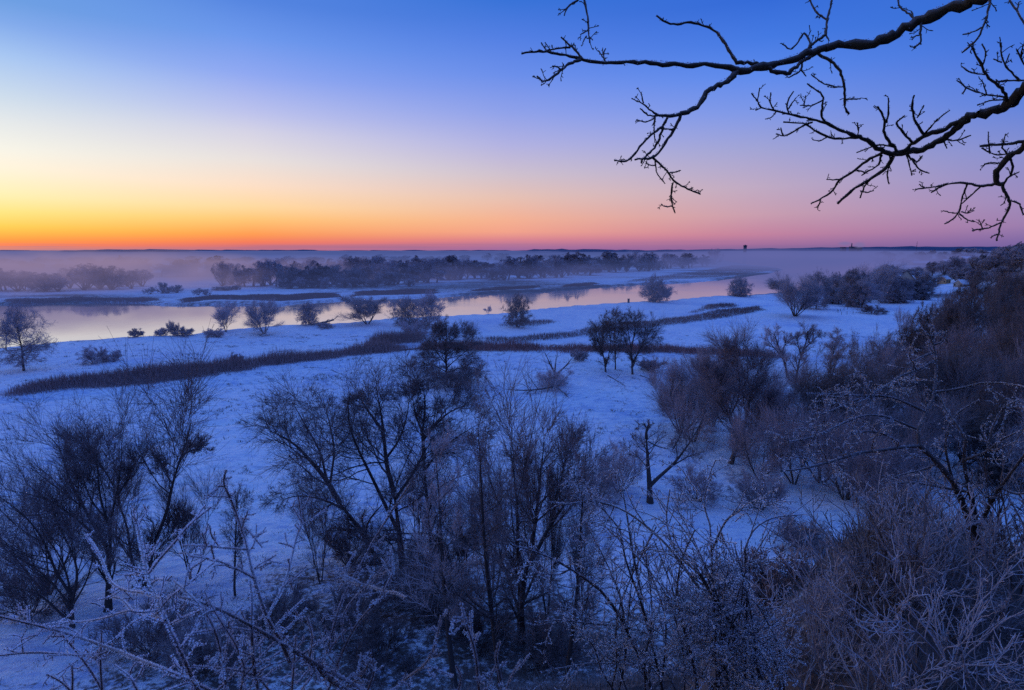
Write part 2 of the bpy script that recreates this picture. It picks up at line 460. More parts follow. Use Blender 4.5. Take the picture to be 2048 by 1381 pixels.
# ------------------------------------------------------------------ tree builder
STY = {
 'willow': dict(lv=[dict(n=8, t=(.2, 1), a=(34, 12), L=(.35, .7), K=5, w=.12, up=.10, r=(.5, .4), taper=.2),
                    dict(n=9, t=(.15, 1), a=(34, 14), L=(.4, .75), K=4, w=.11, up=.12, r=(.6, .5), rmax=.028, taper=.2),
                    dict(n=16, t=(.05, 1), a=(30, 14), L=(.5, 1.0), K=3, w=.1, up=.07, r=(.8, .6), rmax=.0115, taper=.1)], twig='willow'),
 'oak': dict(lv=[dict(n=8, t=(.2, 1), a=(46, 16), L=(.4, .75), K=6, w=.2, up=.02, r=(.5, .35), taper=.2),
                 dict(n=9, t=(.15, 1), a=(46, 16), L=(.4, .75), K=5, w=.2, up=.03, r=(.6, .5), rmax=.035, taper=.2),
                 dict(n=12, t=(.1, 1), a=(44, 16), L=(.45, .9), K=4, w=.2, up=.02, r=(.7, .6), rmax=.012, taper=.1)], twig='oaktwig'),
 'alder': dict(lv=[dict(n=30, t=(.2, 1), a=(46, 12), L=(.18, .36), K=5, w=.12, up=.08, r=(.4, .35), taper=.5),
                   dict(n=9, t=(.15, 1), a=(42, 14), L=(.35, .65), K=4, w=.14, up=.06, r=(.6, .5), rmax=.022, taper=.2),
                   dict(n=9, t=(.1, 1), a=(40, 14), L=(.45, .9), K=3, w=.12, up=.04, r=(.8, .6), rmax=.010, taper=.1)], twig='oaktwig'),
 'dome': dict(lv=[dict(n=9, t=(.25, 1), a=(44, 15), L=(.26, .5), K=5, w=.16, up=.03, r=(.5, .4), rmax=.05, taper=.35),
                  dict(n=8, t=(.12, 1), a=(42, 15), L=(.35, .7), K=4, w=.16, up=.03, r=(.6, .5), rmax=.026, taper=.2),
                  dict(n=5, t=(.1, 1), a=(40, 15), L=(.45, .9), K=3, w=.14, up=.03, r=(.8, .6), rmax=.0125, taper=.1)], twig='oaktwig'),
 'bush': dict(lv=[dict(n=7, t=(.2, 1), a=(30, 14), L=(.4, .75), K=4, w=.15, up=.06, r=(.6, .4), rmax=.03),
                  dict(n=8, t=(.1, 1), a=(32, 14), L=(.45, .75), K=3, w=.14, up=.05, r=(.7, .6), rmax=.016),
                  dict(n=7, t=(.1, 1), a=(32, 14), L=(.5, .9), K=3, w=.12, up=.04, r=(.8, .7), rmax=.011)], twig='willow'),
}

def branch_out(rng, P, Rr, lv, geo_trunk, geo_crown, thick=1.0, mult=1.0, first_trunk=True):
    for k, l in enumerate(lv):
        l = dict(l)
        if mult != 1 and k == len(lv) - 1: l['n'] = max(1, int(round(l['n'] * mult)))
        if 'rmax' in l: l['rmax'] = l['rmax'] * thick
        P, Rr = spawn(rng, P, Rr, **l)
        if 'rmax' in l: Rr = np.maximum(Rr, (.7 if k == len(lv) - 1 else .45) * l['rmax'])
        (geo_trunk if (k == 0 and first_trunk) else geo_crown).tube(P, Rr, 4 if k == 0 else 3)
    return P, Rr

def gen_tree(rng, style, H, W, stems=1, spread=20, r=None, thick=1.0, mult=1.0, trunk_h=None, droop=0):
    """local geometry with its base at the origin, scaled to height H and width W"""
    gt, gc = Geo(), Geo()
    r = r or H * .013
    st = STY[style]
    az = rng.uniform(0, 2 * np.pi) + np.arange(stems) * 2.399
    el = np.radians(np.clip(rng.normal(spread, spread * .4, stems), 0, 75)) if stems > 1 else np.radians([rng.uniform(0, 5)])
    D = np.stack([np.sin(el) * np.cos(az), np.sin(el) * np.sin(az), np.cos(el)], 1)
    S = np.stack([np.cos(az), np.sin(az), az * 0], 1) * (r * (1.2 if stems > 1 else 0)); S[:, 2] = -.3
    Lh = H * rng.uniform(.7, .95, stems)
    if style == 'oak' and stems == 1:
        P0, R0 = grow(rng, S, D, np.array([H * .8]), np.array([r * 1.25]), np.array([r * .25]), 10, .07, .03)
        gt.tube(P0, R0, 8)
        P, Rr = spawn(rng, P0, R0, n=13, t=(.18, .98), a=(66, 15), L=(.45, .72), K=8, w=.16, up=.05, r=(.5, .2), taper=.55)
        gt.tube(P, Rr, 6)
    elif style == 'dome':
        tf = trunk_h if trunk_h is not None else .1
        top = .62 * H
        P0, R0 = grow(rng, np.repeat(S[:1], stems, 0) + np.stack([np.cos(az), np.sin(az), 0 * az], 1) * (r * (1.5 if stems > 1 else 0)), D, np.full(stems, top), np.full(stems, r * 1.15), np.full(stems, r * .2), 10, .06, .03)
        gt.tube(P0, R0, 8)
        nl = 70 // stems + 4
        ixs = np.repeat(np.arange(stems), nl); sl = rng.uniform(-.2, 1, len(ixs))
        elv = np.arcsin(sl); a_ = rng.uniform(0, 2 * np.pi, len(ixs))
        q = np.clip(np.clip(sl, 0, 1) ** .8 * .8 + rng.normal(.08, .12, len(ixs)), 0, 1); tt = tf + (1 - tf) * q
        S1, T1 = interp_path(P0[ixs], tt)
        D1 = np.stack([np.cos(elv) * np.cos(a_), np.cos(elv) * np.sin(a_), np.sin(elv)], 1)
        cz = tf * H + .34 * (1 - tf) * H; az_, ar = H - cz, W / 2                      # reach out to a dome over the trunk
        qa = (np.cos(elv) / ar) ** 2 + (np.sin(elv) / az_) ** 2; z0 = (S1[:, 2] - cz) / az_
        qb = 2 * z0 * np.sin(elv) / az_; qc = z0 ** 2 - 1
        L1 = (-qb + np.sqrt(np.maximum(qb ** 2 - 4 * qa * qc, 1e-4))) / (2 * qa)
        L1 = np.clip(L1, .15 * W, 2 * H) * rng.uniform(.6, .92, len(q))
        rb_ = r * np.clip(.36 - .2 * q, .10, .36)
        P, Rr = grow(rng, S1, D1, L1, rb_, rb_ * .16, 9, .17, .02)
        gt.tube(P, Rr, 6)
    else:
        P, Rr = grow(rng, S, D, Lh, np.full(stems, r), np.full(stems, r * .22), 9, .07, .05 if style == 'willow' else .02)
        gt.tube(P, Rr, 7)
    branch_out(rng, P, Rr, st['lv'], gt, gc, thick, mult, style not in ('bush', 'dome'))
    Vt = np.concatenate(gt.V); Vc = np.concatenate(gc.V); A = np.concatenate([Vt, Vc])
    hz = np.percentile(A[:, 2], 99.7); wx = np.percentile(np.abs(A[:, :2]), 98.5)
    sc = np.array([W / 2 / wx, W / 2 / wx, H / hz])
    gt.V = [v * sc for v in gt.V]; gc.V = [v * sc for v in gc.V]
    if style == 'dome':                                   # even the outline out to a rounded dome
        A = np.concatenate(gt.V + gc.V); zz = A[:, 2] / H; rr_ = np.hypot(A[:, 0], A[:, 1])
        zc = np.linspace(.05, 1, 16); act = []
        for z_ in zc:
            m_ = np.abs(zz - z_) < .06
            act.append(np.percentile(rr_[m_], 95) if m_.sum() > 30 else W * .1)
        m0 = .42; tgt = W / 2 * np.where(zc > m0, np.sqrt(np.clip(1 - ((zc - m0) / (1.02 - m0)) ** 2, .02, 1)), .78 + .22 * zc / m0)
        fk = np.clip(tgt / np.maximum(np.array(act), .03 * W), .45, 2.6); fk = np.convolve(np.pad(fk, 1, mode='edge'), [.25, .5, .25], 'valid')
        for q_ in (gt, gc):
            for v in q_.V:
                f_ = np.interp(v[:, 2] / H, zc, fk)[:, None]
                near_ = np.clip(np.hypot(v[:, 0], v[:, 1]) / (.06 * W), 0, 1)[:, None]
                v[:, :2] *= 1 + (f_ - 1) * near_
    return gt, gc

def put_tree(name, geos, loc, label, cat, group=None, twig='willow', trunk='trunk', crown_name='crown', rz=0):
    e = empty(name, loc, label, cat, group, rz)
    geos[0].make('trunk' if cat != 'bush' else 'stem', M[trunk], e)
    geos[1].make(crown_name if cat != 'bush' else 'twigs', M[twig], e)
    return e

def tree_at(name, style, bx, by, top, wpx, label, stems=1, spread=20, seed=1, twig=None, cat='tree', group=None, thick=1.0, mult=1.0, rpx=None, tf=None):
    b = dry_hit(bx, by); mult = mult * 1.5; wpx = wpx * (1.2 if by > 780 else 1.0)
    H = max(.6, z_for(top, b[1]) - b[2]); dep = ray(bx, by); W = wpx / F * b[1] / 1.0
    rng = np.random.default_rng(seed)
    g = gen_tree(rng, style, H, W, stems, spread, None if rpx is None else rpx / F * b[1], thick, mult, tf)
    return put_tree(name, g, b - np.array([0, 0, .1]), label, cat, group, twig or STY[style]['twig'])

def traced_tree(name, style, base, limbs, label, seed, sc=1.0, ox=0, oy=0, twig=None, cat='tree', group=None, thick=1.2, mult=1.35, Lk=.92, lv=None, extra=5, rk=.7):
    """limbs: list of (r0, r1, [(px,py),..]) drawn as seen; depth wanders off the base plane"""
    rng = np.random.default_rng(seed)
    b = hit(ox + base[0] / sc, oy + base[1] / sc)
    gt, gc = Geo(), Geo()
    Ps, Rs = [], []
    for k, (r0, r1, pts) in enumerate(limbs):
        W = []
        slope = rng.normal(0, .16); 
        p0 = None
        for (px, py) in pts:
            p = at(ox + px / sc, oy + py / sc, b[1])
            if p0 is None: p0 = p
            dy = slope * np.linalg.norm(p - p0)
            W.append(at(ox + px / sc, oy + py / sc, b[1] + dy))
        if k == 0: W[0] = np.array([W[0][0], W[0][1], float(gz(W[0][0], W[0][1])[0]) - .3])
        s = b[1] / F / sc
        P, Rr = resample(W, np.linspace(rk * r0 * s,   .26 * r1 * s, len(W)), 12)
        if k == 0: Rr = Rr * (1 + .3 * np.exp(-np.arange(12) * 1.3))      # root flare
        Ps.append(P); Rs.append(Rr)
    P = np.stack(Ps) - b; Rr = np.stack(Rs)
    gt.tube(P, Rr, 8)
    lvs = [dict(l) for l in (lv or STY[style]['lv'])]
    if lv is None: lvs[0]['n'] += extra
    for k, l in enumerate(lvs):
        kk = (Lk, min(1, Lk * 1.15), min(1, Lk * 1.3))[min(k, 2)]
        l['L'] = (l['L'][0] * kk, l['L'][1] * kk)
        if k == 0 and len(limbs) > 1: l['taper'] = .35
    branch_out(rng, P, Rr, lvs, gt, gc, thick, mult)
    return put_tree(name, (gt, gc), b, label, cat, group, twig or STY[style]['twig'])

# ------------------------------------------------------------------ sky
def srgb(c):
    return tuple((v / 255 / 12.92) if v / 255 <= .04045 else ((v / 255 + .055) / 1.055) ** 2.4 for v in c)

def px_dir(px, py):
    d = ray(px, py); return math.atan2(d[0], d[1]), math.atan2(d[2], math.hypot(d[0], d[1]))

SKYCOLS = {
 -42: (15, [(0, (100, 155, 222)), (45, (122, 167, 232)), (113, (162, 197, 240)), (190, (198, 217, 234)), (245, (224, 230, 232)), (300, (242, 241, 230)), (340, (251, 240, 216)), (390, (254, 236, 178)), (425, (255, 224, 126)), (455, (253, 199, 75)), (478, (251, 152, 60)), (490, (249, 118, 72)), (498, (200, 120, 122))]),
 -24: (515, [(0, (80, 130, 222)), (75, (106, 150, 235)), (150, (141, 166, 240)), (225, (186, 192, 235)), (265, (211, 209, 228)), (320, (231, 223, 220)), (370, (250, 221, 198)), (415, (255, 214, 156)), (440, (254, 194, 114)), (470, (251, 150, 80)), (487, (240, 112, 92)), (498, (178, 108, 138))]),
 0: (1015, [(0, (52, 112, 214)), (75, (80, 125, 226)), (150, (105, 141, 233)), (225, (141, 159, 232)), (290, (176, 176, 224)), (350, (206, 191, 204)), (395, (229, 191, 178)), (440, (243, 175, 145)), (465, (241, 160, 138)), (480, (216, 130, 143)), (498, (155, 104, 158))]),
 22: (1500, [(0, (48, 104, 214)), (80, (66, 120, 226)), (150, (90, 136, 235)), (225, (124, 150, 230)), (300, (160, 162, 212)), (375, (190, 168, 194)), (430, (200, 156, 174)), (470, (194, 128, 158)), (498, (142, 100, 156))]),
 42: (2035, [(0, (48, 104, 208)), (100, (64, 112, 216)), (200, (86, 126, 220)), (300, (130, 140, 206)), (400, (154, 136, 188)), (450, (155, 124, 174)), (480, (128, 104, 164)), (498, (112, 94, 158))]),
}
EMAX = R(90)
def elev_stops(px, pts, zen=(94, 146, 255)):
    s = []
    for py, c in pts: s.append((px_dir(px, py)[1] / EMAX, srgb(c)))
    s.sort()
    s = [(max(0.0, p), c) for p, c in s]
    top = s[-1][1]; z = srgb(zen)
    s.append((min(.98, s[-1][0] + .22), tuple(.45 * a + .55 * b for a, b in zip(top, z))))
    s.append((1.0, tuple(1.35 * v for v in z)))
    return s

def dim(stops, k, tint=(1, 1, 1)):
    return [(p, tuple(v * k * t for v, t in zip(c, tint))) for p, c in stops]

w = bpy.data.worlds.new('World'); scene.world = w; w.use_nodes = True
N, L = w.node_tree.nodes, w.node_tree.links
bg = N['Background']
tc = N.new('ShaderNodeTexCoord')
sp = N.new('ShaderNodeSeparateXYZ'); L.new(tc.outputs['Generated'], sp.inputs[0])
el = mth(N, L, 'DIVIDE', mth(N, L, 'ARCSINE', sp.outputs[2]), EMAX, True)
az = mth(N, L, 'ARCTAN2', sp.outputs[0], sp.outputs[1])
ST = {k: elev_stops(*v) for k, v in SKYCOLS.items()}
back = [(0, srgb((70, 75, 140))), (.06, srgb((95, 85, 150))), (.14, srgb((92, 105, 192))), (.35, srgb((84, 116, 225))), (1, tuple(1.35 * v for v in srgb((94, 146, 255))))]
keys = [(-180, back), (-120, dim(ST[-24], .5)), (-66, dim(ST[-42], 1.12, (1.05, 1.0, .95))), (-41.8, ST[-42]), (-24, ST[-24]), (-.4, ST[0]), (22.6, ST[22]), (41.8, ST[42]), (85, dim(ST[42], .75)), (140, back)]
c = None; pa = None
for a, stops in keys:
    r_ = ramp(N, L, el, stops)
    if c is None: c = r_
    else:
        f = mth(N, L, 'DIVIDE', mth(N, L, 'SUBTRACT', az, R(pa)), R(a - pa), True)
        c = mixc(N, L, f, c, r_)
    pa = a
# thin cloud bars low over the glow
mp = N.new('ShaderNodeMapping'); L.new(tc.outputs['Generated'], mp.inputs[0]); mp.inputs['Scale'].default_value = (2, 2, 150)
cn = noise(N, L, 1.0, 4, .5, mp.outputs[0])
lowmask = ramp(N, L, el, [(0, (.55,) * 3), (.004, (.3,) * 3), (.011, (0, 0, 0))])
cl = N.new('ShaderNodeMapRange'); cl.interpolation_type = 'SMOOTHSTEP'; L.new(cn, cl.inputs[0]); cl.inputs[1].default_value = .46; cl.inputs[2].default_value = .62
c = mixc(N, L, mth(N, L, 'MULTIPLY', cl.outputs[0], lowmask), c, srgb((128, 104, 150)))
# the physical twilight sky adds its own faint light on top
sky = N.new('ShaderNodeTexSky'); sky.sky_type = 'NISHITA'; sky.sun_disc = False
sky.sun_elevation = R(7); sky.sun_rotation = R(-58)
add = N.new('ShaderNodeMix'); add.data_type = 'RGBA'; add.blend_type = 'ADD'; add.inputs[0].default_value = .004
L.new(c, add.inputs[6]); L.new(sky.outputs[0], add.inputs[7])
L.new(add.outputs[2], bg.inputs['Color']); bg.inputs['Strength'].default_value = 1.0

sd = bpy.data.lights.new('sun', 'SUN'); sd.energy = .25; sd.angle = R(16); sd.color = (1, .62, .70)
sun = bpy.data.objects.new('sun', sd); col.objects.link(sun)
sdir = Vector((math.sin(R(-58)) * math.cos(R(7)), math.cos(R(-58)) * math.cos(R(7)), math.sin(R(7))))
sun.rotation_euler = sdir.to_track_quat('Z', 'Y').to_euler()
sun.location = sdir * 200

scene.view_settings.view_transform = 'Standard'; scene.view_settings.look = 'None'
scene.view_settings.exposure = 0; scene.view_settings.gamma = 1
scene.cycles.max_bounces = 4; scene.cycles.diffuse_bounces = 2; scene.cycles.glossy_bounces = 2
scene.cycles.volume_step_rate = 1; scene.cycles.volume_max_steps = 128
scene.cycles.use_denoising = False; scene.cycles.denoiser = 'OPENIMAGEDENOISE'; scene.cycles.denoising_input_passes = 'RGB_ALBEDO_NORMAL'; scene.cycles.denoising_prefilter = 'ACCURATE'

# ------------------------------------------------------------------ mist
def volume_mat(name, colr, dens, wisp=None, step=1.0):
    m = bpy.data.materials.new(name); m.use_nodes = True
    N, L = nt(m); N.remove(N['Principled BSDF']); out = N['Material Output']
    ab = N.new('ShaderNodeVolumeAbsorption'); em = N.new('ShaderNodeEmission')  # volume glows in its own colour in place of scattered skylight
    ab.inputs['Color'].default_value = (0, 0, 0, 1); em.inputs['Color'].default_value = (*colr, 1)
    add = N.new('ShaderNodeAddShader'); L.new(ab.outputs[0], add.inputs[0]); L.new(em.outputs[0], add.inputs[1])
    L.new(add.outputs[0], out.inputs['Volume'])
    if wisp is None:
        ab.inputs['Density'].default_value = dens; em.inputs['Strength'].default_value = dens
    else:
        tc = texco(N)
        mp = N.new('ShaderNodeMapping'); L.new(tc.outputs['Object'], mp.inputs[0]); mp.inputs['Scale'].default_value = wisp[0]
        n = noise(N, L, 1.0, 4, .6, mp.outputs[0])
        x = N.new('ShaderNodeMapRange'); x.interpolation_type = 'SMOOTHSTEP'; L.new(n, x.inputs[0])
        x.inputs[1].default_value = wisp[1]; x.inputs[2].default_value = wisp[2]; x.inputs[4].default_value = dens
        # fade towards the edges of the bank (unit-sphere generated coordinates)
        vm = N.new('ShaderNodeVectorMath'); vm.operation = 'MULTIPLY_ADD'; L.new(tc.outputs['Generated'], vm.inputs[0])
        vm.inputs[1].default_value = (2, 2, 2); vm.inputs[2].default_value = (-1, -1, -1)
        ln = N.new('ShaderNodeVectorMath'); ln.operation = 'LENGTH'; L.new(vm.outputs[0], ln.inputs[0])
        f = mth(N, L, 'SUBTRACT', 1.0, mth(N, L, 'MULTIPLY', ln.outputs['Value'], ln.outputs['Value']), True)
        dn = mth(N, L, 'MULTIPLY', x.outputs[0], f)
        L.new(dn, ab.inputs['Density']); L.new(dn, em.inputs['Strength'])
    m.cycles.volume_step_rate = step
    return m

def box(name, lo, hi, mat):
    (a, b, c0), (d, e, f) = lo, hi
    V = [(a, b, c0), (d, b, c0), (d, e, c0), (a, e, c0), (a, b, f), (d, b, f), (d, e, f), (a, e, f)]
    Qs = [(0, 3, 2, 1), (4, 5, 6, 7), (0, 1, 5, 4), (1, 2, 6, 5), (2, 3, 7, 6), (3, 0, 4, 7)]
    return mesh_from(name, np.array(V, float), Qs, None, mat, smooth=False)

def ellipsoid(name, c, r, mat, seg=24):
    bm = bmesh.new(); bmesh.ops.create_uvsphere(bm, u_segments=seg, v_segments=seg // 2, radius=1)
    for v in bm.verts: v.co = Vector((v.co.x * r[0], v.co.y * r[1], v.co.z * r[2]))
    me = bpy.data.meshes.new(name); bm.to_mesh(me); bm.free(); me.materials.append(mat)
    o = bpy.data.objects.new(name, me); col.objects.link(o); o.location = c
    return o

HAZE = srgb((80, 94, 156))
def prism(name, pts, z0, z1, mat):
    n = len(pts); bm = bmesh.new()
    lo = [bm.verts.new((*p, z0)) for p in pts]; hi = [bm.verts.new((*p, z1)) for p in pts]
    bm.faces.new(lo[::-1]); bm.faces.new(hi)
    for i in range(n): bm.faces.new([lo[i], lo[(i + 1) % n], hi[(i + 1) % n], hi[i]])
    me = bpy.data.meshes.new(name); bm.to_mesh(me); bm.free(); me.materials.append(mat)
    o = bpy.data.objects.new(name, me); col.objects.link(o); return o
hz = prism('haze', [(-6000, 135), (40, 135), (110, 300), (250, 470), (480, 780), (1000, 1300), (6000, 4000), (6000, 9000), (-6000, 9000)], -4, 21, volume_mat('valley_haze', HAZE, .0010))
tag(hz, kind='stuff')
def bank(px, py, Y, r, colr, dens, sc, lo=.42, hi=.72, step=1.0):
    p = at(px, py, Y)
    o = ellipsoid('mist', p, r, volume_mat('mist_bank', srgb(colr), dens, (sc, lo, hi), step))
    return tag(o, kind='stuff')
bank(60, 552, 500, (260, 190, 27), (146, 126, 158), .028, (.02, .012, .035))
bank(420, 548, 600, (280, 150, 23), (132, 118, 158), .014, (.022, .012, .05))
bank(1560, 522, 1000, (330, 420, 24), (98, 102, 165), .0075, (.008, .006, .03), .3, .6)
bank(820, 520, 1600, (900, 500, 20), (88, 100, 158), .0014, (.004, .003, .03), .35, .65)
bank(700, 552, 650, (430, 170, 19), (100, 102, 160), .006, (.012, .009, .04), .35, .68)
# ------------------------------------------------------------------ reeds and grass
def sample_poly(rng, poly, n):
    xs = [p[0] for p in poly]; ys = [p[1] for p in poly]
    out = np.zeros((0, 2))
    while len(out) < n:
        q = np.stack([rng.uniform(min(xs), max(xs), n * 2), rng.uniform(min(ys), max(ys), n * 2)], 1)
        q = q[inside(q[:, 0], q[:, 1], poly)]
        out = np.concatenate([out, q])
    return out[:n]

def area(poly):
    return abs(sum(a[0] * b[1] - b[0] * a[1] for a, b in zip(poly, poly[1:] + poly[:1]))) / 2

def blades(rng, xy, h, wd, lean, mat, name, nvar=.3):
    n = len(xy); z = gz(xy[:, 0], xy[:, 1]) - .12
    hh = h * rng.uniform(1 - nvar, 1 + nvar, n) * (1 + .5 * vnoise(xy[:, 0] / 6, xy[:, 1] / 6, 5))
    a = rng.uniform(0, np.pi, n); u = np.stack([np.cos(a), np.sin(a), 0 * a], 1) * (wd * rng.uniform(.6, 1.4, n))[:, None]
    b = np.stack([xy[:, 0], xy[:, 1], z], 1)
    ln = rng.normal(0, lean, (n, 3)) * hh[:, None]; ln[:, 2] = hh
    mid = b + ln * np.array([.45, .45, .62]); tip = b + ln
    V = np.stack([b - u / 2, b + u / 2, mid + u * .45, mid - u * .45, tip], 1).reshape(-1, 3)
    k = np.arange(n)[:, None] * 5
    return mesh_from(name, V, k + np.array([[0, 1, 2, 3]]), k + np.array([[3, 2, 4]]), mat, smooth=False)

def reed_bed(pts, h, dens, label, mat='reed', wd=.07, cap=45000, edge=3.0, gap=.0, z0=.85):
    """stand of reeds: ragged outline, thinner and lower towards its rim, with gaps"""
    poly = [flat(*p, z=z0) for p in pts]
    cx_ = sum(p[0] for p in poly) / len(poly)
    n = int(min(cap, area(poly) * dens)) * 2
    r1 = np.random.default_rng(len(pts) + int(pts[0][0]))
    xy = sample_poly(r1, poly, n)
    de = seg_dist(xy[:, 0], xy[:, 1], poly, True)
    nz = vnoise(xy[:, 0] / (edge * 2.6), xy[:, 1] / (edge * 1.8), 61) + .5 * vnoise(xy[:, 0] / (edge * 7), xy[:, 1] / (edge * 5), 63) + .6 * vnoise(xy[:, 0] / (edge * .7), xy[:, 1] / (edge * .6), 62)
    v = np.clip(de / edge, 0, 1.3) + 1.1 * nz - gap
    keep = v > r1.uniform(-.05, .45, n)
    xy, v = xy[keep] + r1.normal(0, .9, (int(keep.sum()), 2)), v[keep]
    v = v * r1.uniform(.6, 1.2, len(v))
    o = blades(r1, xy, h * np.clip(.45 + .5 * v, .4, 1.15), wd, .20, M[mat], 'reed_bed', .55)
    return tag(o, label, 'reeds', kind='stuff')

reed_bed([(12, 798), (140, 784), (300, 768), (470, 745), (600, 725), (700, 714), (815, 703), (812, 694), (700, 703), (620, 712), (520, 723), (400, 737), (250, 752), (120, 765), (30, 780)], 2.6, 14, 'long dark band of reeds curving across the snowy meadow', edge=4.2)
reed_bed([(725, 694), (760, 692), (840, 686), (850, 676), (790, 679), (745, 683)], 2.6, 12, 'dark reeds behind the small frozen pond left of the broad oak')
reed_bed([(820, 700), (960, 702), (1100, 704), (1340, 710), (1420, 714), (1520, 719), (1640, 724), (1560, 714), (1420, 702), (1340, 698), (1240, 694), (1100, 692), (960, 690), (840, 690)], 2.0, 11, 'rust coloured reed strip running behind the trio of trees', 'reedred', gap=.25)
reed_bed([(960, 688), (1080, 684), (1200, 668), (1330, 656), (1440, 640), (1530, 622), (1520, 612), (1440, 620), (1330, 640), (1240, 648), (1150, 660), (1040, 672), (960, 676)], 1.2, 5, 'brown reeds along the winding ditch through the middle of the meadow', gap=.4)
reed_bed([(985, 656), (1060, 658), (1120, 648), (1110, 641), (1040, 645), (990, 650)], 1.6, 4, 'low brown reed patch under the lone riverside tree', edge=5, gap=.3)
reed_bed([(1370, 628), (1440, 622), (1500, 614), (1470, 606), (1420, 609), (1380, 618)], 1.4, 4, 'dark reed patch near the round bush by the far river bend', edge=6, gap=.3)
for pts, lab in [([(0, 612), (160, 607), (320, 608), (320, 600), (160, 599), (0, 602)], 'dark reeds on the far bank at the left edge'),
                 ([(345, 614), (420, 606), (560, 608), (690, 598), (690, 588), (560, 592), (420, 594), (350, 604)], 'dark reeds on the far bank beyond the stone groyne'),
                 ([(700, 597), (790, 594), (880, 591), (880, 583), (790, 584), (700, 588)], 'reed fringe on the far bank left of the river islands'),
                 ([(940, 587), (1000, 585), (1080, 581), (1085, 575), (1000, 577), (945, 581)], 'reed clump on the far bank in the middle of the river bend'),
                 ([(1115, 579), (1180, 575), (1205, 571), (1190, 567), (1130, 570)], 'reed clump on the far bank at the narrow bright reach'),
                 ([(1210, 571), (1300, 566), (1450, 556), (1540, 545), (1562, 540), (1540, 535), (1460, 532), (1420, 540), (1300, 556)], 'broad reed covered headland reaching into the misty river')]:
    reed_bed(pts, 1.2, 5, lab, 'reed', .16, 26000, 6.0, .62, -.25)

# frosted grass tufts poking through the snow, thick on the slope and sparse on the meadow
rg = np.random.default_rng(12)
pts = np.stack([rg.uniform(-130, 150, 60000), rg.uniform(12, 190, 60000)], 1)
hdv = hill_d(pts[:, 0], pts[:, 1])
pr = .20 + .55 * np.clip((hdv + 14) / 22, 0, 1) + .35 * np.clip(vnoise(pts[:, 0] / 12, pts[:, 1] / 12, 31) + .1, 0, 1) + .5 * np.exp(-(((pts[:, 0] + 4) / 16) ** 2 + ((pts[:, 1] - 48) / 12) ** 2))
pts = pts[rg.uniform(0, 1, len(pts)) < pr * .62]
pts = np.repeat(pts, 6, axis=0) + rg.normal(0, .16, (len(pts) * 6, 2))
tag(blades(rg, pts, .38, .035, .55, M['grass'], 'grass_tufts', .6), 'dead grass tufts poking through the thin snow', 'grass', kind='stuff')
pts = np.stack([rg.uniform(-190, 190, 120000), rg.uniform(40, 215, 120000)], 1)
cl_ = vnoise(pts[:, 0] / 7 + pts[:, 1] / 30, pts[:, 1] / 3.2, 91) + .5 * vnoise(pts[:, 0] / 2, pts[:, 1] / 1.4, 92) + .35 * vnoise(pts[:, 0] / 40, pts[:, 1] / 25, 93)
pts = pts[(cl_ > .30) & (rg.uniform(0, 1, len(pts)) < .55)][:15000]
pts = np.repeat(pts, 7, axis=0) + rg.normal(0, .22, (len(pts) * 7, 2))
tag(blades(rg, pts, .34, .07, .7, M['grass'], 'meadow_tussocks', .6), 'dark grass tussocks in streaks across the snowy meadow', 'grass', kind='stuff')
# nearer, coarser grass on the bank under the shrubs
pts = np.stack([rg.uniform(-14, 26, 150000), rg.uniform(1.2, 26, 150000)], 1)
r_, a_ = np.hypot(pts[:, 0], pts[:, 1]), np.arctan2(pts[:, 0], pts[:, 1])
pts = pts[rg.uniform(0, 1, len(pts)) < np.where((r_ < 17) & (a_ > R(18)), .5 + 1.2 * vnoise(pts[:, 0] / 1.1, pts[:, 1] / 1.1, 97), .22) * (r_ > 5.5)]
pts = np.repeat(pts, 3, axis=0) + rg.normal(0, .05, (len(pts) * 3, 2))
tag(blades(rg, pts, .36, .012, .5, M['frostgrass'], 'bank_grass', .6), 'matted frosted grass on the steep bank under the shrubs', 'grass', kind='stuff')

def slab(name, pts, z, mat):
    V = np.array([[*flat(*p, z=z), z] for p in pts]); c0 = V.mean(0, keepdims=True)
    n = len(V); T = np.array([[i, (i + 1) % n, n] for i in range(n)])
    return mesh_from(name, np.concatenate([V, c0]), None, T, mat)
tag(slab('frozen_pond', [(755, 697), (800, 699), (850, 696), (852, 690), (800, 689), (765, 691)], 1.05, M['ice']), kind='structure')

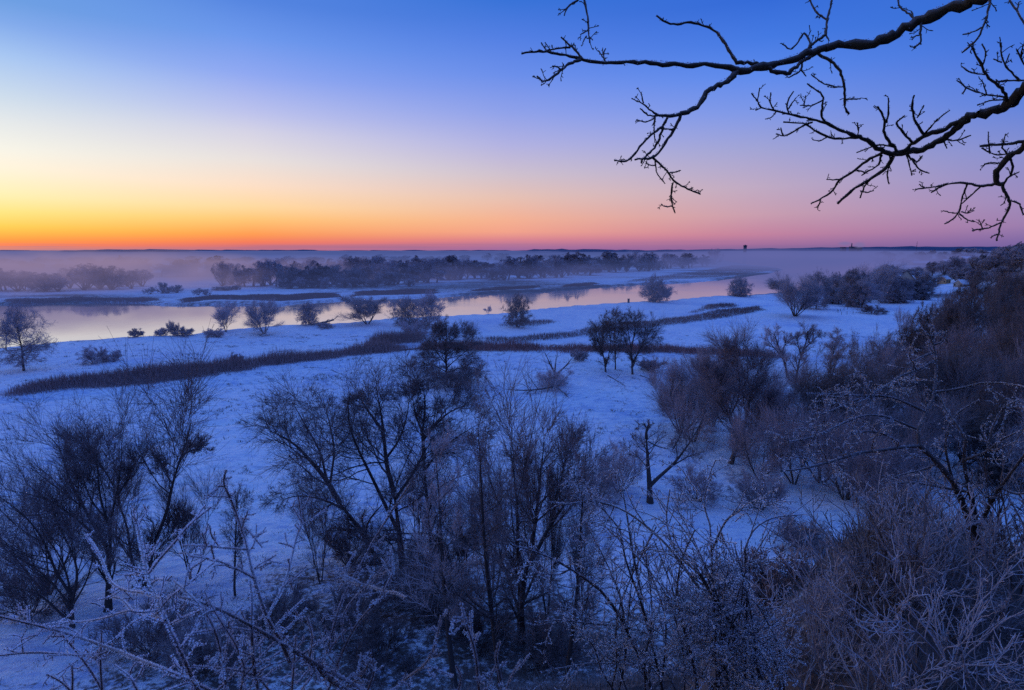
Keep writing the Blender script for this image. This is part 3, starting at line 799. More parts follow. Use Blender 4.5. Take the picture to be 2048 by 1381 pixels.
# ------------------------------------------------------------------ riverside and meadow trees
TA = tree_at
ZM = dict(sc=2.926, ox=680, oy=440)
TRIO = dict(thick=1.05, mult=1.9, Lk=1.05, twig='oaktwig', extra=6, rk=.5, lv=[dict(n=13, t=(.15, 1), a=(42, 14), L=(.3, .55), K=5, w=.14, up=.06, r=(.5, .35)), dict(n=8, t=(.15, 1), a=(40, 14), L=(.4, .7), K=4, w=.14, up=.06, r=(.6, .5), rmax=.03), dict(n=8, t=(.1, 1), a=(38, 14), L=(.45, .9), K=3, w=.12, up=.05, r=(.8, .6), rmax=.013)], **ZM)
traced_tree('oak_tree', 'oak', (625, 955), [(20, 12, [(625, 955), (622, 860), (620, 780), (618, 700)]), (10, 4, [(618, 720), (626, 660), (618, 600)]), (9, 3, [(621, 845), (560, 770), (515, 715), (485, 670)]), (9, 3, [(622, 890), (580, 865), (540, 850), (480, 850), (430, 880)]), (9, 3, [(622, 868), (665, 830), (710, 790), (770, 745), (800, 710)]), (9, 3, [(622, 895), (660, 880), (720, 865), (780, 860), (815, 885)]),
    (7, 3, [(618, 745), (680, 680), (725, 645)]), (7, 3, [(618, 740), (570, 680), (545, 635)]), (7, 3, [(618, 790), (540, 750), (460, 765)]), (7, 3, [(620, 795), (700, 740), (770, 680)]), (6, 3, [(620, 710), (650, 660), (665, 615)]), (6, 3, [(621, 855), (560, 865), (495, 920)]), (6, 3, [(622, 872), (700, 885), (760, 925)]), (6, 3, [(618, 720), (590, 660), (580, 620)]), (6, 3, [(621, 815), (720, 790), (790, 800)]), (6, 3, [(621, 830), (530, 800), (440, 815)])],
    'broad dark oak standing alone in the middle of the meadow', 11, thick=1.05, mult=1.7, Lk=1.3, twig='oaktwig', rk=.38, lv=[dict(TRIO['lv'][0], n=13, t=(.2, 1), a=(46, 15), w=.18, up=.02), dict(TRIO['lv'][1], n=9, w=.17, up=.02), TRIO['lv'][2]], **ZM)
traced_tree('alder_tree', 'oak', (1556, 890), [(11, 8, [(1556, 890), (1548, 820), (1535, 770)]), (7, 3, [(1535, 770), (1505, 700), (1490, 600)]), (7, 3, [(1556, 860), (1580, 760), (1590, 660), (1580, 570)]), (5, 2, [(1530, 760), (1540, 680), (1540, 590)]), (5, 2, [(1540, 790), (1500, 760), (1465, 700)]), (5, 2, [(1545, 810), (1510, 730), (1515, 640)])], 'leftmost tall tree of the trio on the snowy mound', 21, **TRIO)
traced_tree('alder_tree', 'oak', (1612, 875), [(8, 6, [(1612, 875), (1612, 790), (1608, 700)]), (6, 2, [(1608, 700), (1604, 620), (1612, 550)]), (4, 2, [(1609, 720), (1635, 650), (1640, 590)]), (4, 2, [(1610, 740), (1580, 690), (1570, 620)])], 'slim tree in the middle of the trio on the mound', 22, **TRIO)
traced_tree('alder_tree', 'oak', (1712, 905), [(13, 10, [(1712, 905), (1708, 830), (1705, 770)]), (8, 3, [(1705, 770), (1690, 670), (1670, 570)]), (8, 3, [(1715, 860), (1745, 770), (1800, 680), (1835, 620)]), (7, 3, [(1705, 760), (1725, 660), (1735, 560)]), (6, 2, [(1730, 800), (1770, 740), (1790, 640), (1785, 580)]), (6, 2, [(1705, 790), (1670, 720), (1650, 640)]), (5, 2, [(1735, 790), (1800, 740), (1850, 690)])], 'rightmost spreading tree of the trio with forked trunk', 23, **TRIO)
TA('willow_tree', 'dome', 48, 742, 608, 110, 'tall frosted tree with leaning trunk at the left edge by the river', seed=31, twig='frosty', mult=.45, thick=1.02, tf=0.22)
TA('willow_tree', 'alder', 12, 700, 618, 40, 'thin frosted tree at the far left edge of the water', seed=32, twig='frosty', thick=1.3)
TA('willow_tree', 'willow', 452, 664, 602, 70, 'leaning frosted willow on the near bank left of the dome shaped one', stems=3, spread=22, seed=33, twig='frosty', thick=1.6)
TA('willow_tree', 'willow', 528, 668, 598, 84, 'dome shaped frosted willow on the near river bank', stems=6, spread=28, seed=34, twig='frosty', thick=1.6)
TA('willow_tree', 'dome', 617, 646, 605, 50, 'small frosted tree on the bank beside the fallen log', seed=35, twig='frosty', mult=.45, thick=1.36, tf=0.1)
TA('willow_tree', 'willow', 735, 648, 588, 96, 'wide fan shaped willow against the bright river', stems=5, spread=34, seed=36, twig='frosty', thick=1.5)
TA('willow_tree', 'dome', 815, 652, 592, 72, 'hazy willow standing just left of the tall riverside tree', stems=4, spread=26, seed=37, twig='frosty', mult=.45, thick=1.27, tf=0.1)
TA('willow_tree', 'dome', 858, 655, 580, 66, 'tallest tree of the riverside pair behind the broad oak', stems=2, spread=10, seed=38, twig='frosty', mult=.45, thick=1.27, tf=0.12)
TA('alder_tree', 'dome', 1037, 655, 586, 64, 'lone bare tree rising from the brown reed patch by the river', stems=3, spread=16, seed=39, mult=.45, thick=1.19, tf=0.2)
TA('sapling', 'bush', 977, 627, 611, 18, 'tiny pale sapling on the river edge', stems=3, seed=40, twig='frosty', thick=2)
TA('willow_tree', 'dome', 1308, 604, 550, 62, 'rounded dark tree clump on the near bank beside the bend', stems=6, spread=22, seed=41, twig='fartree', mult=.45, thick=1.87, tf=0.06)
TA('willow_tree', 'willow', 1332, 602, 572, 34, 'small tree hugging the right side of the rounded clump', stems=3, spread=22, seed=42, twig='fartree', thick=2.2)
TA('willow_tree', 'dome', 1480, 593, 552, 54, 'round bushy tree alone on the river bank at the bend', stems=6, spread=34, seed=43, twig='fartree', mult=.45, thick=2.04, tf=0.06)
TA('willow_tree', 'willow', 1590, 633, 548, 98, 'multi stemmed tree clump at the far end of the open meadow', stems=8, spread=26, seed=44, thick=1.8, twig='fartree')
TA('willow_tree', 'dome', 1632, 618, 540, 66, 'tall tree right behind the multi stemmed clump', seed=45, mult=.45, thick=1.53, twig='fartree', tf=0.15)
for i, (bx, by, tp, wd, lab) in enumerate([
    (1664, 608, 545, 60, 'dark round tree behind the boundary posts'), (1706, 608, 538, 60, 'leaning tree group member right of the boundary posts'),
    (1738, 604, 524, 88, 'highest domed tree of the dense grove by the river'), (1772, 600, 545, 66, 'dark tree at the right end of the dense grove'),
    (1802, 596, 556, 60, 'low dark tree in front of the barn roof'), (1845, 590, 545, 54, 'tree right of the barn at the edge of the village'),
    (1700, 585, 540, 60, 'hazy tree at the back of the dense grove'), (1765, 580, 530, 60, 'hazy tree behind the domed tree of the grove'),
    (1722, 612, 556, 62, 'dark tree at the front of the grove beside the solitary bush'), (1790, 606, 552, 66, 'front tree of the grove right of the solitary bush'), (1832, 600, 558, 56, 'low front tree before the village houses'), (1560, 585, 558, 50, 'small hazy tree at the left end of the grove by the water')]):
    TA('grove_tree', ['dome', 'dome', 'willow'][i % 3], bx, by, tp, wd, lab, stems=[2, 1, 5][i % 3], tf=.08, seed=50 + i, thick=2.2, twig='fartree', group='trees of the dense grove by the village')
SLV = [dict(n=9, t=(.35, 1), a=(38, 12), L=(.4, .7), K=5, w=.12, up=.08, r=(.6, .4)), dict(n=9, t=(.2, 1), a=(36, 14), L=(.4, .7), K=4, w=.12, up=.06, r=(.6, .5), rmax=.03), dict(n=9, t=(.1, 1), a=(34, 14), L=(.5, .9), K=3, w=.1, up=.05, r=(.8, .6), rmax=.014)]
traced_tree('oak_tree', 'oak', (1577, 756), [(4, 3, [(1577, 756), (1570, 730), (1562, 708)]), (3, 1.2, [(1562, 708), (1555, 688), (1549, 666)]), (2.5, 1, [(1563, 712), (1546, 694), (1535, 680)]), (2.5, 1, [(1562, 708), (1570, 690), (1573, 674)])], 'pale trunked slim tree left of its domed neighbour', 61, lv=SLV, twig='frosty', Lk=1.0, mult=1.5, sc=1)
traced_tree('oak_tree', 'oak', (1591, 764), [(4, 3, [(1591, 764), (1596, 735), (1602, 710)]), (3, 1.2, [(1602, 710), (1611, 690), (1616, 662)]), (2.5, 1, [(1602, 710), (1596, 690), (1592, 674)]), (2.5, 1, [(1606, 700), (1624, 684), (1634, 672)])], 'slim pale tree with a domed crown between two thickets', 62, lv=SLV, twig='frosty', Lk=1.0, mult=1.5, sc=1)
TA('oak_tree', 'alder', 1662, 740, 657, 46, 'slender young tree behind the purple willow', seed=63, thick=1.4, twig='frosty')
# bushes on the meadow and banks
for i, (bx, by, tp, wd, lab) in enumerate([
    (188, 728, 692, 62, 'rounded frosted bush on the left meadow'), (226, 722, 700, 40, 'smaller pale bush right of the rounded one'), (472, 724, 704, 28, 'small dark bush above the long reed band'),
    (272, 672, 657, 34, 'dark low bush on the river edge'), (325, 672, 655, 30, 'left bush of the pair by the water'), (366, 672, 653, 40, 'right bush of the pair by the water'),
    (347, 668, 641, 24, 'pale thin bush between the two waterside bushes'), (430, 674, 656, 44, 'low bush at the foot of the leaning willow'), (648, 656, 645, 40, 'flat brushwood beside the fallen log'),
    (1745, 628, 608, 52, 'dark solitary bush on the far meadow'), (1158, 722, 698, 40, 'brushy undergrowth left of the tree trio'), (1300, 742, 715, 60, 'fallen twig brushwood right of the tree trio'),
    (1108, 776, 738, 90, 'brushwood heap around the broken sapling'), (830, 668, 640, 60, 'pale brush under the riverside pair'), (902, 776, 733, 150, 'dark brushwood spreading around the foot of the broad oak'), (700, 1130, 1050, 120, 'dark bramble thicket under the leaning trees'),
    (815, 1190, 1060, 170, 'largest dark bramble thicket at the foot of the slope'), (910, 1130, 1040, 110, 'bramble bush right of the largest thicket'), (690, 1260, 1170, 150, 'dark bush low on the slope behind frosted twigs'),
    (60, 1230, 1120, 160, 'dark brush at the lower left edge'), (300, 1300, 1210, 190, 'dark shadowed brush under the left willows')]):
    TA('bush', 'bush', bx, by, tp, wd, lab, stems=11, spread=42, seed=80 + i, cat='bush', twig='willow' if i in (2, 9) else 'neartwig' if i >= 14 else 'frosty', thick=1.2 if by > 760 else 2.0)

# ------------------------------------------------------------------ nearer trees, traced limb by limb
Z4 = dict(sc=2.297, ox=0, oy=780); Z5 = dict(sc=2.297, ox=680, oy=780); ZB = dict(sc=3.367, ox=1180, oy=640)
traced_tree('willow_tree', 'willow', (645, 905), [
    (20, 12, [(645, 905), (680, 850), (695, 780), (720, 680)]), (12, 4, [(720, 680), (770, 560), (790, 430), (830, 310), (870, 210), (880, 140)]),
    (7, 3, [(825, 320), (860, 285), (910, 270), (935, 255)]), (13, 6, [(640, 880), (600, 780), (590, 640), (545, 520), (520, 440)]), (6, 2, [(520, 440), (470, 350), (430, 300), (360, 240)]),
    (6, 2, [(790, 430), (750, 370), (730, 330)]), (5, 2, [(700, 760), (760, 700), (800, 640), (820, 560)])],
    'slender leaning willow with a high tufted crown left of the frosted sprigs', 101, mult=.6, twig='neartwig', **Z4)
traced_tree('willow_tree', 'willow', (495, 1010), [
    (26, 16, [(495, 1010), (500, 900), (500, 820), (490, 720)]), (13, 5, [(490, 720), (440, 650), (400, 560), (320, 440), (300, 330), (260, 220), (200, 200)]),
    (12, 4, [(500, 830), (510, 700), (500, 600), (540, 480), (560, 330), (560, 180)]), (10, 4, [(480, 700), (380, 620), (260, 520), (150, 480), (0, 455)]),
    (8, 3, [(505, 640), (460, 500), (450, 380), (440, 280)]), (7, 3, [(540, 480), (600, 400), (620, 300)]), (7, 3, [(500, 600), (420, 520), (380, 400), (350, 300)])],
    'big many limbed willow with the highest fan of twigs at lower left', 102, mult=.7, thick=.85, extra=2, twig='neartwig', **Z4)
traced_tree('willow_tree', 'willow', (330, 1090), [
    (20, 12, [(330, 1090), (330, 1020), (330, 950)]), (11, 4, [(330, 950), (250, 830), (200, 680), (100, 560), (0, 490)]), (10, 4, [(335, 960), (365, 830), (310, 700), (240, 560), (220, 470)]),
    (9, 4, [(300, 1050), (200, 950), (100, 910), (-40, 895)]), (8, 3, [(330, 950), (290, 780), (180, 640), (150, 520)]), (7, 3, [(330, 1000), (220, 860), (100, 780), (0, 700)]), (7, 3, [(340, 980), (400, 880), (430, 760), (430, 640)])],
    'low spreading willow reaching out of the left edge', 103, mult=.65, thick=.85, extra=2, twig='neartwig', **Z4)
TA('young_tree', 'alder', 470, 1190, 965, 70, 'thin upright sapling behind the tallest frosted sprig', seed=104, thick=.9, mult=.6)
OAKLV = [dict(n=10, t=(.12, 1), a=(46, 15), L=(.38, .75), K=6, w=.16, up=.03, r=(.5, .35), taper=.25),
         dict(n=10, t=(.15, 1), a=(46, 16), L=(.35, .7), K=5, w=.17, up=.04, r=(.6, .4), rmax=.026, taper=.2),
         dict(n=10, t=(.1, 1), a=(42, 16), L=(.45, .9), K=4, w=.16, up=.03, r=(.7, .6), rmax=.0095, taper=.1)]
FI = dict(sc=1, ox=0, oy=0)
traced_tree('oak_tree', 'oak', (752, 1105), [
    (11, 8, [(752, 1105), (728, 1070), (705, 1040), (679, 1006)]), (8, 3, [(679, 1006), (653, 958), (622, 924), (600, 897), (575, 876), (540, 863)]),
    (4, 2, [(653, 958), (640, 900), (610, 850), (585, 805)]), (4, 2, [(690, 1020), (650, 1000), (600, 990), (560, 1000)]), (4, 2, [(660, 970), (670, 900), (660, 850), (650, 810)])],
    'tree leaning far to the left beside the dark bramble thicket', 111, lv=OAKLV, twig='neartwig', **FI)
traced_tree('oak_tree', 'oak', (806, 1135), [
    (11, 8, [(806, 1135), (800, 1080), (795, 1040), (788, 985)]), (8, 3, [(788, 985), (772, 930), (768, 870), (763, 830), (752, 775)]), (6, 2, [(795, 1060), (765, 1000), (732, 930), (705, 880), (690, 820), (700, 785)]),
    (4, 2, [(770, 920), (800, 880), (815, 830), (820, 790)]), (5, 2, [(790, 1000), (830, 940), (850, 900), (880, 860)]), (4, 2, [(765, 860), (735, 820), (715, 790)])],
    'tall oak with an upright crown, tallest of the central trees', 112, lv=OAKLV, twig='neartwig', **FI)
traced_tree('oak_tree', 'oak', (868, 1150), [
    (9, 7, [(868, 1150), (860, 1060), (853, 990), (848, 920)]), (6, 2, [(848, 920), (845, 860), (852, 810), (845, 770)]), (5, 2, [(846, 880), (870, 850), (900, 822), (940, 810)]), (4, 2, [(850, 940), (880, 900), (920, 870), (955, 850)]), (4, 2, [(847, 870), (830, 830), (825, 790)])],
    'slim oak just right of the tallest central tree', 113, lv=OAKLV, twig='neartwig', **FI)
ALV = [dict(n=30, t=(.25, 1), a=(46, 12), L=(.14, .32), K=5, w=.12, up=.09, r=(.4, .35), taper=.5), dict(n=9, t=(.15, 1), a=(42, 14), L=(.3, .6), K=4, w=.13, up=.06, r=(.6, .4), rmax=.018), dict(n=8, t=(.1, 1), a=(40, 14), L=(.45, .9), K=3, w=.1, up=.04, r=(.8, .5), rmax=.009)]
traced_tree('alder_tree', 'alder', (1004, 1381), [(9, 2, [(1004, 1381), (985, 1240), (972, 1130), (965, 1040), (962, 940), (956, 850)])], 'thin straight alder trunk crossing the lower middle', 114, lv=ALV, twig='neartwig', **FI)
traced_tree('alder_tree', 'alder', (911, 1378), [(10, 3, [(911, 1378), (900, 1300), (890, 1200), (882, 1100), (880, 1000), (868, 880)])], 'pale straight trunk left of the thin alder, rising from the slope', 115, lv=ALV, twig='frosty', **FI)
traced_tree('willow_tree', 'willow', (1045, 1285), [
    (15, 10, [(1045, 1285), (1040, 1220), (1050, 1150), (1060, 1110)]), (8, 3, [(1060, 1110), (1072, 1040), (1080, 960), (1088, 890)]), (7, 3, [(1060, 1130), (1100, 1050), (1130, 1010), (1165, 950)]),
    (8, 3, [(1042, 1220), (1035, 1100), (1035, 1000), (1020, 895)]), (5, 2, [(1070, 1050), (1050, 980), (1048, 910)]), (5, 2, [(1100, 1050), (1120, 970), (1135, 900)])],
    'upright brush like willow in the lower middle with forked trunk', 116, mult=.6, thick=1.0, twig='neartwig', **FI)
traced_tree('alder_tree', 'alder', (1131, 1368), [(8, 2, [(1131, 1368), (1143, 1280), (1155, 1190), (1160, 1080), (1166, 990), (1172, 910)])], 'slanting bare trunk right of the brush like willow', 117, lv=ALV, twig='neartwig', **FI)
traced_tree('willow_tree', 'willow', (405, 1225), [
    (32, 19, [(405, 1225), (402, 1120), (392, 1000), (386, 900), (380, 800)]), (18, 9, [(380, 800), (378, 760), (388, 720), (402, 688)]), (6, 2, [(376, 725), (355, 695), (325, 708), (322, 745)]),
    (22, 8, [(402, 1120), (470, 1050), (560, 980), (620, 900), (690, 800), (740, 710)]), (8, 3, [(740, 710), (765, 640), (780, 580)]), (8, 3, [(560, 980), (680, 910), (800, 880)]),
    (7, 3, [(392, 820), (470, 860), (540, 870), (620, 820)]), (7, 3, [(560, 870), (620, 760), (630, 660)]), (6, 2, [(386, 900), (330, 860), (290, 790)]), (6, 2, [(392, 1000), (320, 920), (240, 860)])],
    'broken willow with a snapped bare top and one long limb to the right', 121, mult=.9, thick=1.0, Lk=.95, lv=[dict(n=7, t=(.35, 1), a=(40, 14), L=(.35, .6), K=5, w=.13, up=.08, r=(.4, .35)), dict(n=8, t=(.15, 1), a=(38, 14), L=(.35, .6), K=4, w=.12, up=.08, r=(.6, .4), rmax=.02), dict(n=14, t=(.05, 1), a=(32, 14), L=(.4, .8), K=3, w=.1, up=.06, r=(.8, .5), rmax=.010)], twig='neartwig', **ZB)
traced_tree('willow_tree', 'willow', (945, 965), [
    (26, 15, [(945, 965), (975, 890), (1005, 830), (1030, 750)]), (14, 4, [(1030, 750), (1060, 640), (1060, 560), (1100, 420), (1140, 320)]), (12, 4, [(1020, 770), (970, 690), (930, 630), (880, 540), (820, 430), (780, 360)]),
    (9, 3, [(940, 650), (1000, 550), (1010, 440), (1000, 330), (970, 190)]), (10, 3, [(975, 900), (1060, 800), (1150, 720), (1250, 680), (1310, 640)]), (6, 2, [(1060, 610), (1150, 590), (1230, 540)]), (6, 2, [(890, 550), (880, 430), (900, 320)])],
    'large dark willow with a leaning trunk and wide crown right of the broken one', 122, thick=1.1, extra=8, rk=.75, twig='neartwig', **ZB)
TA('willow_tree', 'willow', 1362, 842, 712, 150, 'round purple willow bush left of the large dark willow', stems=9, spread=42, seed=123)
TA('willow_tree', 'willow', 1420, 805, 690, 100, 'hazy willow behind the round purple bush', stems=5, spread=25, seed=124)
for i, (bx, by, tp, wd, st, lab) in enumerate([
    (1588, 968, 800, 150, 4, 'willow with a short crooked trunk behind the hawthorn tip'), (1700, 880, 668, 170, 5, 'tall purple domed willow, broadest crown on the right meadow edge'),
    (1645, 905, 735, 150, 6, 'dense purple willow in front of the domed one'), (1590, 850, 712, 100, 4, 'faint willow left of the domed one'),
    (1775, 830, 690, 130, 5, 'hazy willow behind the hawthorn top'), (1750, 960, 790, 190, 7, 'dark dense willow behind the hawthorn limbs'),
    (1835, 740, 606, 90, 3, 'open crowned tree with a forked trunk at the meadow corner'), (1800, 690, 612, 40, 2, 'small twisted tree at the corner of the meadow'), (1893, 680, 590, 40, 1, 'slim straight tree beside the far lane'),
    (1905, 760, 580, 110, 4, 'tall frosted tree at the foot of the wooded hill'), (1962, 740, 560, 110, 2, 'tall dark tree in the row under the wooded hill'), (1988, 828, 600, 150, 2, 'twin trunked tree standing on a snowy clearing'),
    (2040, 760, 570, 120, 3, 'tree at the right edge below the hill'), (2030, 900, 690, 150, 6, 'pale purple willow at the right edge'), (1870, 800, 690, 100, 5, 'hazy brush tree behind the hawthorn crown'),
    (1930, 930, 790, 140, 6, 'dark brushwood tree right of the hawthorn trunk'), (1905, 690, 575, 90, 3, 'frosted tree among the foot of hill group'), (2000, 700, 550, 100, 2, 'dark tree high in the foot of hill group')]):
    TA('willow_tree', 'alder' if st == 1 else ('dome' if i in (1, 2, 6, 9, 10, 11, 12, 16, 17) else 'willow'), bx, by, tp, wd, lab, stems=st, spread=26, seed=130 + i, group='willows on the right of the meadow', thick=1.05 if by > 800 else 1.4, mult=.7)
for i, (bx, by, tp, wd, st, lab) in enumerate([
    (1640, 965, 800, 130, 5, 'brush willow left of the dark dense willow'), (1690, 1000, 840, 150, 7, 'dark thicket willow at the rim of the lower snow patch'), (1745, 1020, 850, 150, 7, 'brushwood willow behind the left hawthorn limb'), (1805, 990, 800, 150, 6, 'brush willow behind the middle of the hawthorn'),
    (1865, 960, 780, 150, 6, 'hazy willow directly behind the hawthorn trunk'), (1835, 870, 700, 140, 5, 'purple willow behind the hawthorn leader'), (1905, 860, 680, 150, 5, 'purple willow right of the hawthorn leader'), (1955, 880, 690, 150, 5, 'bushy willow right of the hawthorn crown'),
    (1765, 785, 672, 110, 4, 'pale willow at the near corner of the meadow'), (1822, 775, 640, 120, 4, 'rounded willow before the twin trunked tree'), (1882, 760, 618, 110, 3, 'grey willow left of the twin trunked tree'), (1935, 800, 640, 130, 5, 'low willow at the foot of the twin trunked tree'),
    (2015, 820, 640, 130, 4, 'grey willow right of the twin trunked tree'), (2046, 870, 650, 120, 4, 'willow cut by the right edge above the pale one'), (1985, 960, 760, 160, 6, 'dense brush willow at the right side of the thicket'), (2042, 985, 790, 150, 6, 'dense brush willow cut by the right edge'),
    (1860, 720, 590, 90, 3, 'tree at the mouth of the lane below the hill'), (1940, 690, 540, 100, 3, 'tall grey tree low on the hill slope'), (2030, 690, 530, 110, 3, 'tall grey tree on the slope at the right edge')]):
    TA('willow_tree', 'dome' if i in (5, 6, 9, 10, 14, 16, 17, 18) else 'willow', bx, by, tp, wd, lab, stems=st, spread=28, seed=200 + i, group='willows on the right of the meadow', thick=1.1 if by > 800 else 1.45, mult=.5)
for i, (bx, by, tp, wd, st, sty, lab) in enumerate([
    (930, 1150, 878, 110, 4, 'willow', 'dense brush tree between the slim oak and the thin alder'), (985, 1215, 905, 100, 4, 'willow', 'brush tree just behind the thin straight alder'), (1095, 1235, 925, 110, 5, 'willow', 'upright brush right of the forked willow'), (1165, 1270, 960, 90, 4, 'willow', 'upright brush around the slanting trunk'),
    (835, 1110, 905, 120, 4, 'willow', 'grey brush behind the largest bramble thicket'), (640, 1165, 965, 110, 3, 'willow', 'small brush tree left of the leaning tree'), (95, 1190, 930, 170, 3, 'willow', 'brush willow behind the low spreading one'), (385, 1160, 930, 110, 3, 'willow', 'brush at the right side of the left willows'), (20, 1100, 935, 110, 2, 'willow', 'hazy brush willow at the left edge'), (232, 1090, 885, 130, 3, 'willow', 'brush willow behind the many limbed one')]):
    TA('willow_tree', sty, bx, by, tp, wd, lab, stems=st, spread=22, seed=240 + i, thick=.95, mult=.55, twig='neartwig')
for i, (bx, by, tp, wd, st, lab) in enumerate([(1385, 885, 705, 150, 6, 'brown willow between the round bush and the large dark willow'), (1490, 900, 705, 180, 6, 'tall wide willow right behind the large dark willow'), (1565, 885, 740, 140, 5, 'brown willow joining the large dark willow to the right thicket'), (1425, 842, 700, 130, 4, 'hazy willow at the back of the large dark willow'), (1520, 960, 830, 120, 5, 'low willow right of the large dark willow trunk')]):
    TA('willow_tree', 'willow', bx, by, tp, wd, lab, stems=st, spread=30, seed=260 + i, thick=1.1, mult=.65)
for i, (bx, by, tp, wd, lab) in enumerate([(1480, 1235, 1120, 150, 'dark bush behind the frosted thorn bush on the lower slope'), (1560, 1200, 1085, 170, 'wide dark bush at the lower edge of the snow patch'), (1430, 1290, 1190, 160, 'bush in the hollow behind the thorn bush stems'),
    (880, 1230, 1130, 150, 'bramble bush left of the thin alder foot'), (960, 1290, 1190, 140, 'dark bush at the foot of the thin alder'), (1085, 1320, 1235, 130, 'low bush right of the forked willow foot'), (760, 1330, 1235, 180, 'dark bramble on the slope below the largest thicket'), (555, 1255, 1170, 120, 'small dark bush behind the taller frosted shrub'), (425, 1335, 1235, 160, 'dark brush at the bottom behind the frosted sprigs')]):
    TA('bush', 'bush', bx, by, tp, wd, lab, stems=12, spread=40, seed=280 + i, cat='bush', twig='neartwig', thick=1.1)
for i, (bx, by, tp, wd, lab) in enumerate([(1520, 1018, 930, 110, 'low dark bush in front of the large dark willow'), (1395, 1000, 930, 90, 'bush right of the broken willow trunk'), (1240, 985, 880, 90, 'feathery bush left of the broken willow trunk'), (1190, 1010, 905, 90, 'pale upright brush in front of the snow clearing'), (1600, 1100, 1040, 120, 'small shadowed bush on the lower snow patch')]):
    TA('bush', 'bush', bx, by, tp, wd, lab, stems=12, spread=34, seed=160 + i, cat='bush')
# ------------------------------------------------------------------ woods beyond the river and on the hill
def far_proto(style, seed, mat, stems=1, spread=20):
    """small-in-the-picture tree as one mesh: 10 m high, 9 m wide"""
    rng = np.random.default_rng(seed)
    g = Geo(); gc = Geo()
    lv = [dict(n=7, t=(.2, 1), a=(42, 15), L=(.35, .6), K=4, w=.16, up=.08, r=(.6, .4), taper=.3), dict(n=7, t=(.15, 1), a=(42, 16), L=(.4, .7), K=3, w=.16, up=.06, r=(.6, .5), rmax=.05), dict(n=9, t=(.1, 1), a=(42, 16), L=(.5, .95), K=2, w=.15, up=.03, r=(.9, .6), rmax=.04)]
    az = np.arange(stems) * 2.4; el = np.radians(rng.uniform(.3, 1.25, stems) * spread) if stems > 1 else np.full(1, R(2))
    D = np.stack([np.sin(el) * np.cos(az), np.sin(el) * np.sin(az), np.cos(el)], 1)
    P, Rr = grow(rng, np.zeros((stems, 3)) - [0, 0, .3], D, rng.uniform(7, 9, stems) if stems > 1 else np.array([8.]), np.full(stems, .24), np.full(stems, .05), 7, .08, .03)
    g.tube(P, Rr, 5)
    if style == 'oak':
        P, Rr = spawn(rng, P, Rr, n=17, t=(.22, 1), a=(52, 16), L=(.42, .62), K=6, w=.14, up=.05, r=(.45, .25), taper=.62); g.tube(P, Rr, 4)
    branch_out(rng, P, Rr, lv, g, gc, 1)
    # round the crown off: pull in whatever sticks out of an egg shaped envelope
    A = np.concatenate(g.V + gc.V); wx = np.percentile(np.abs(A[:, :2]), 97); hz_ = np.percentile(A[:, 2], 99)
    def egg(v):
        q = v / np.array([wx, wx, hz_ * .56]) - np.array([0, 0, .79])
        l = np.linalg.norm(q, axis=1, keepdims=True)
        k = np.where(l > 1, (1 + .25 * (l - 1)) / l, 1)
        out = (q * k + np.array([0, 0, .79])) * np.array([wx, wx, hz_ * .56])
        low = v[:, 2:3] < hz_ * .2
        return np.where(low & (np.abs(v[:, :1]) < wx * .5), v, out)
    g.V = [egg(v) for v in g.V]; gc.V = [egg(v) for v in gc.V]
    A = np.concatenate(g.V + gc.V); sc = np.array([4.5 / np.percentile(np.abs(A[:, :2]), 98.5)] * 2 + [10 / np.percentile(A[:, 2], 99.7)])
    allg = Geo()
    for q in (g, gc):
        off = allg.n
        allg.V += [v * sc for v in q.V]; allg.Q += [k + off for k in q.Q]; allg.n += q.n
    V = np.concatenate(allg.V); Q = np.concatenate(allg.Q)
    nq = sum(len(k) for k in g.Q)
    return mesh_from('bare_tree', V, Q, None, [M['trunk'], M[mat]], Qm=np.concatenate([np.zeros(nq), np.ones(len(Q) - nq)]))
PROT = [far_proto('oak', 201, 'fartree'), far_proto('willow', 202, 'fartree', 6, 34), far_proto('oak', 203, 'fartree'), far_proto('willow', 204, 'fartree', 9, 44), far_proto('oak', 205, 'fartree', 2, 12), far_proto('willow', 206, 'fartree', 7, 26)]
PUSED = [False] * len(PROT)

def far_tree(x, y, h, w, k, label, group, rng, cat='tree'):
    if not PUSED[k]: o = PROT[k]; PUSED[k] = True
    else: o = PROT[k].copy(); col.objects.link(o)
    o.location = (x, y, float(gz(x, y)[0]) - .2); o.scale = (w / 9, w / 9, h / 10); o.rotation_euler = (0, 0, rng.uniform(0, 6.28))
    tag(o, label, cat, group)
    return o

rf = np.random.default_rng(77)
def belt(pts, n, hpx, wpx, jit, label, group, kinds=(0, 1, 1, 2, 3, 3, 4, 5, 5)):
    """a row of trees strung along the picture line pts (base), top about hpx above it"""
    pts = np.array(pts, float); s = np.linspace(0, 1, n) + rf.normal(0, .35 / n, n); s = np.clip(s, 0, 1)
    cum = np.concatenate([[0], np.cumsum(np.hypot(*np.diff(pts, axis=0).T))]); cum /= cum[-1]
    for t in s:
        px = np.interp(t, cum, pts[:, 0]); py = np.interp(t, cum, pts[:, 1]) + rf.uniform(-jit, jit)
        x, y = flat(px, py)
        k = y / F
        h = hpx * rf.uniform(.6, 1.22) * k; w = wpx * rf.uniform(.75, 1.25) * k
        far_tree(x, y, h, w, int(rf.choice(kinds)), label, group, rf)

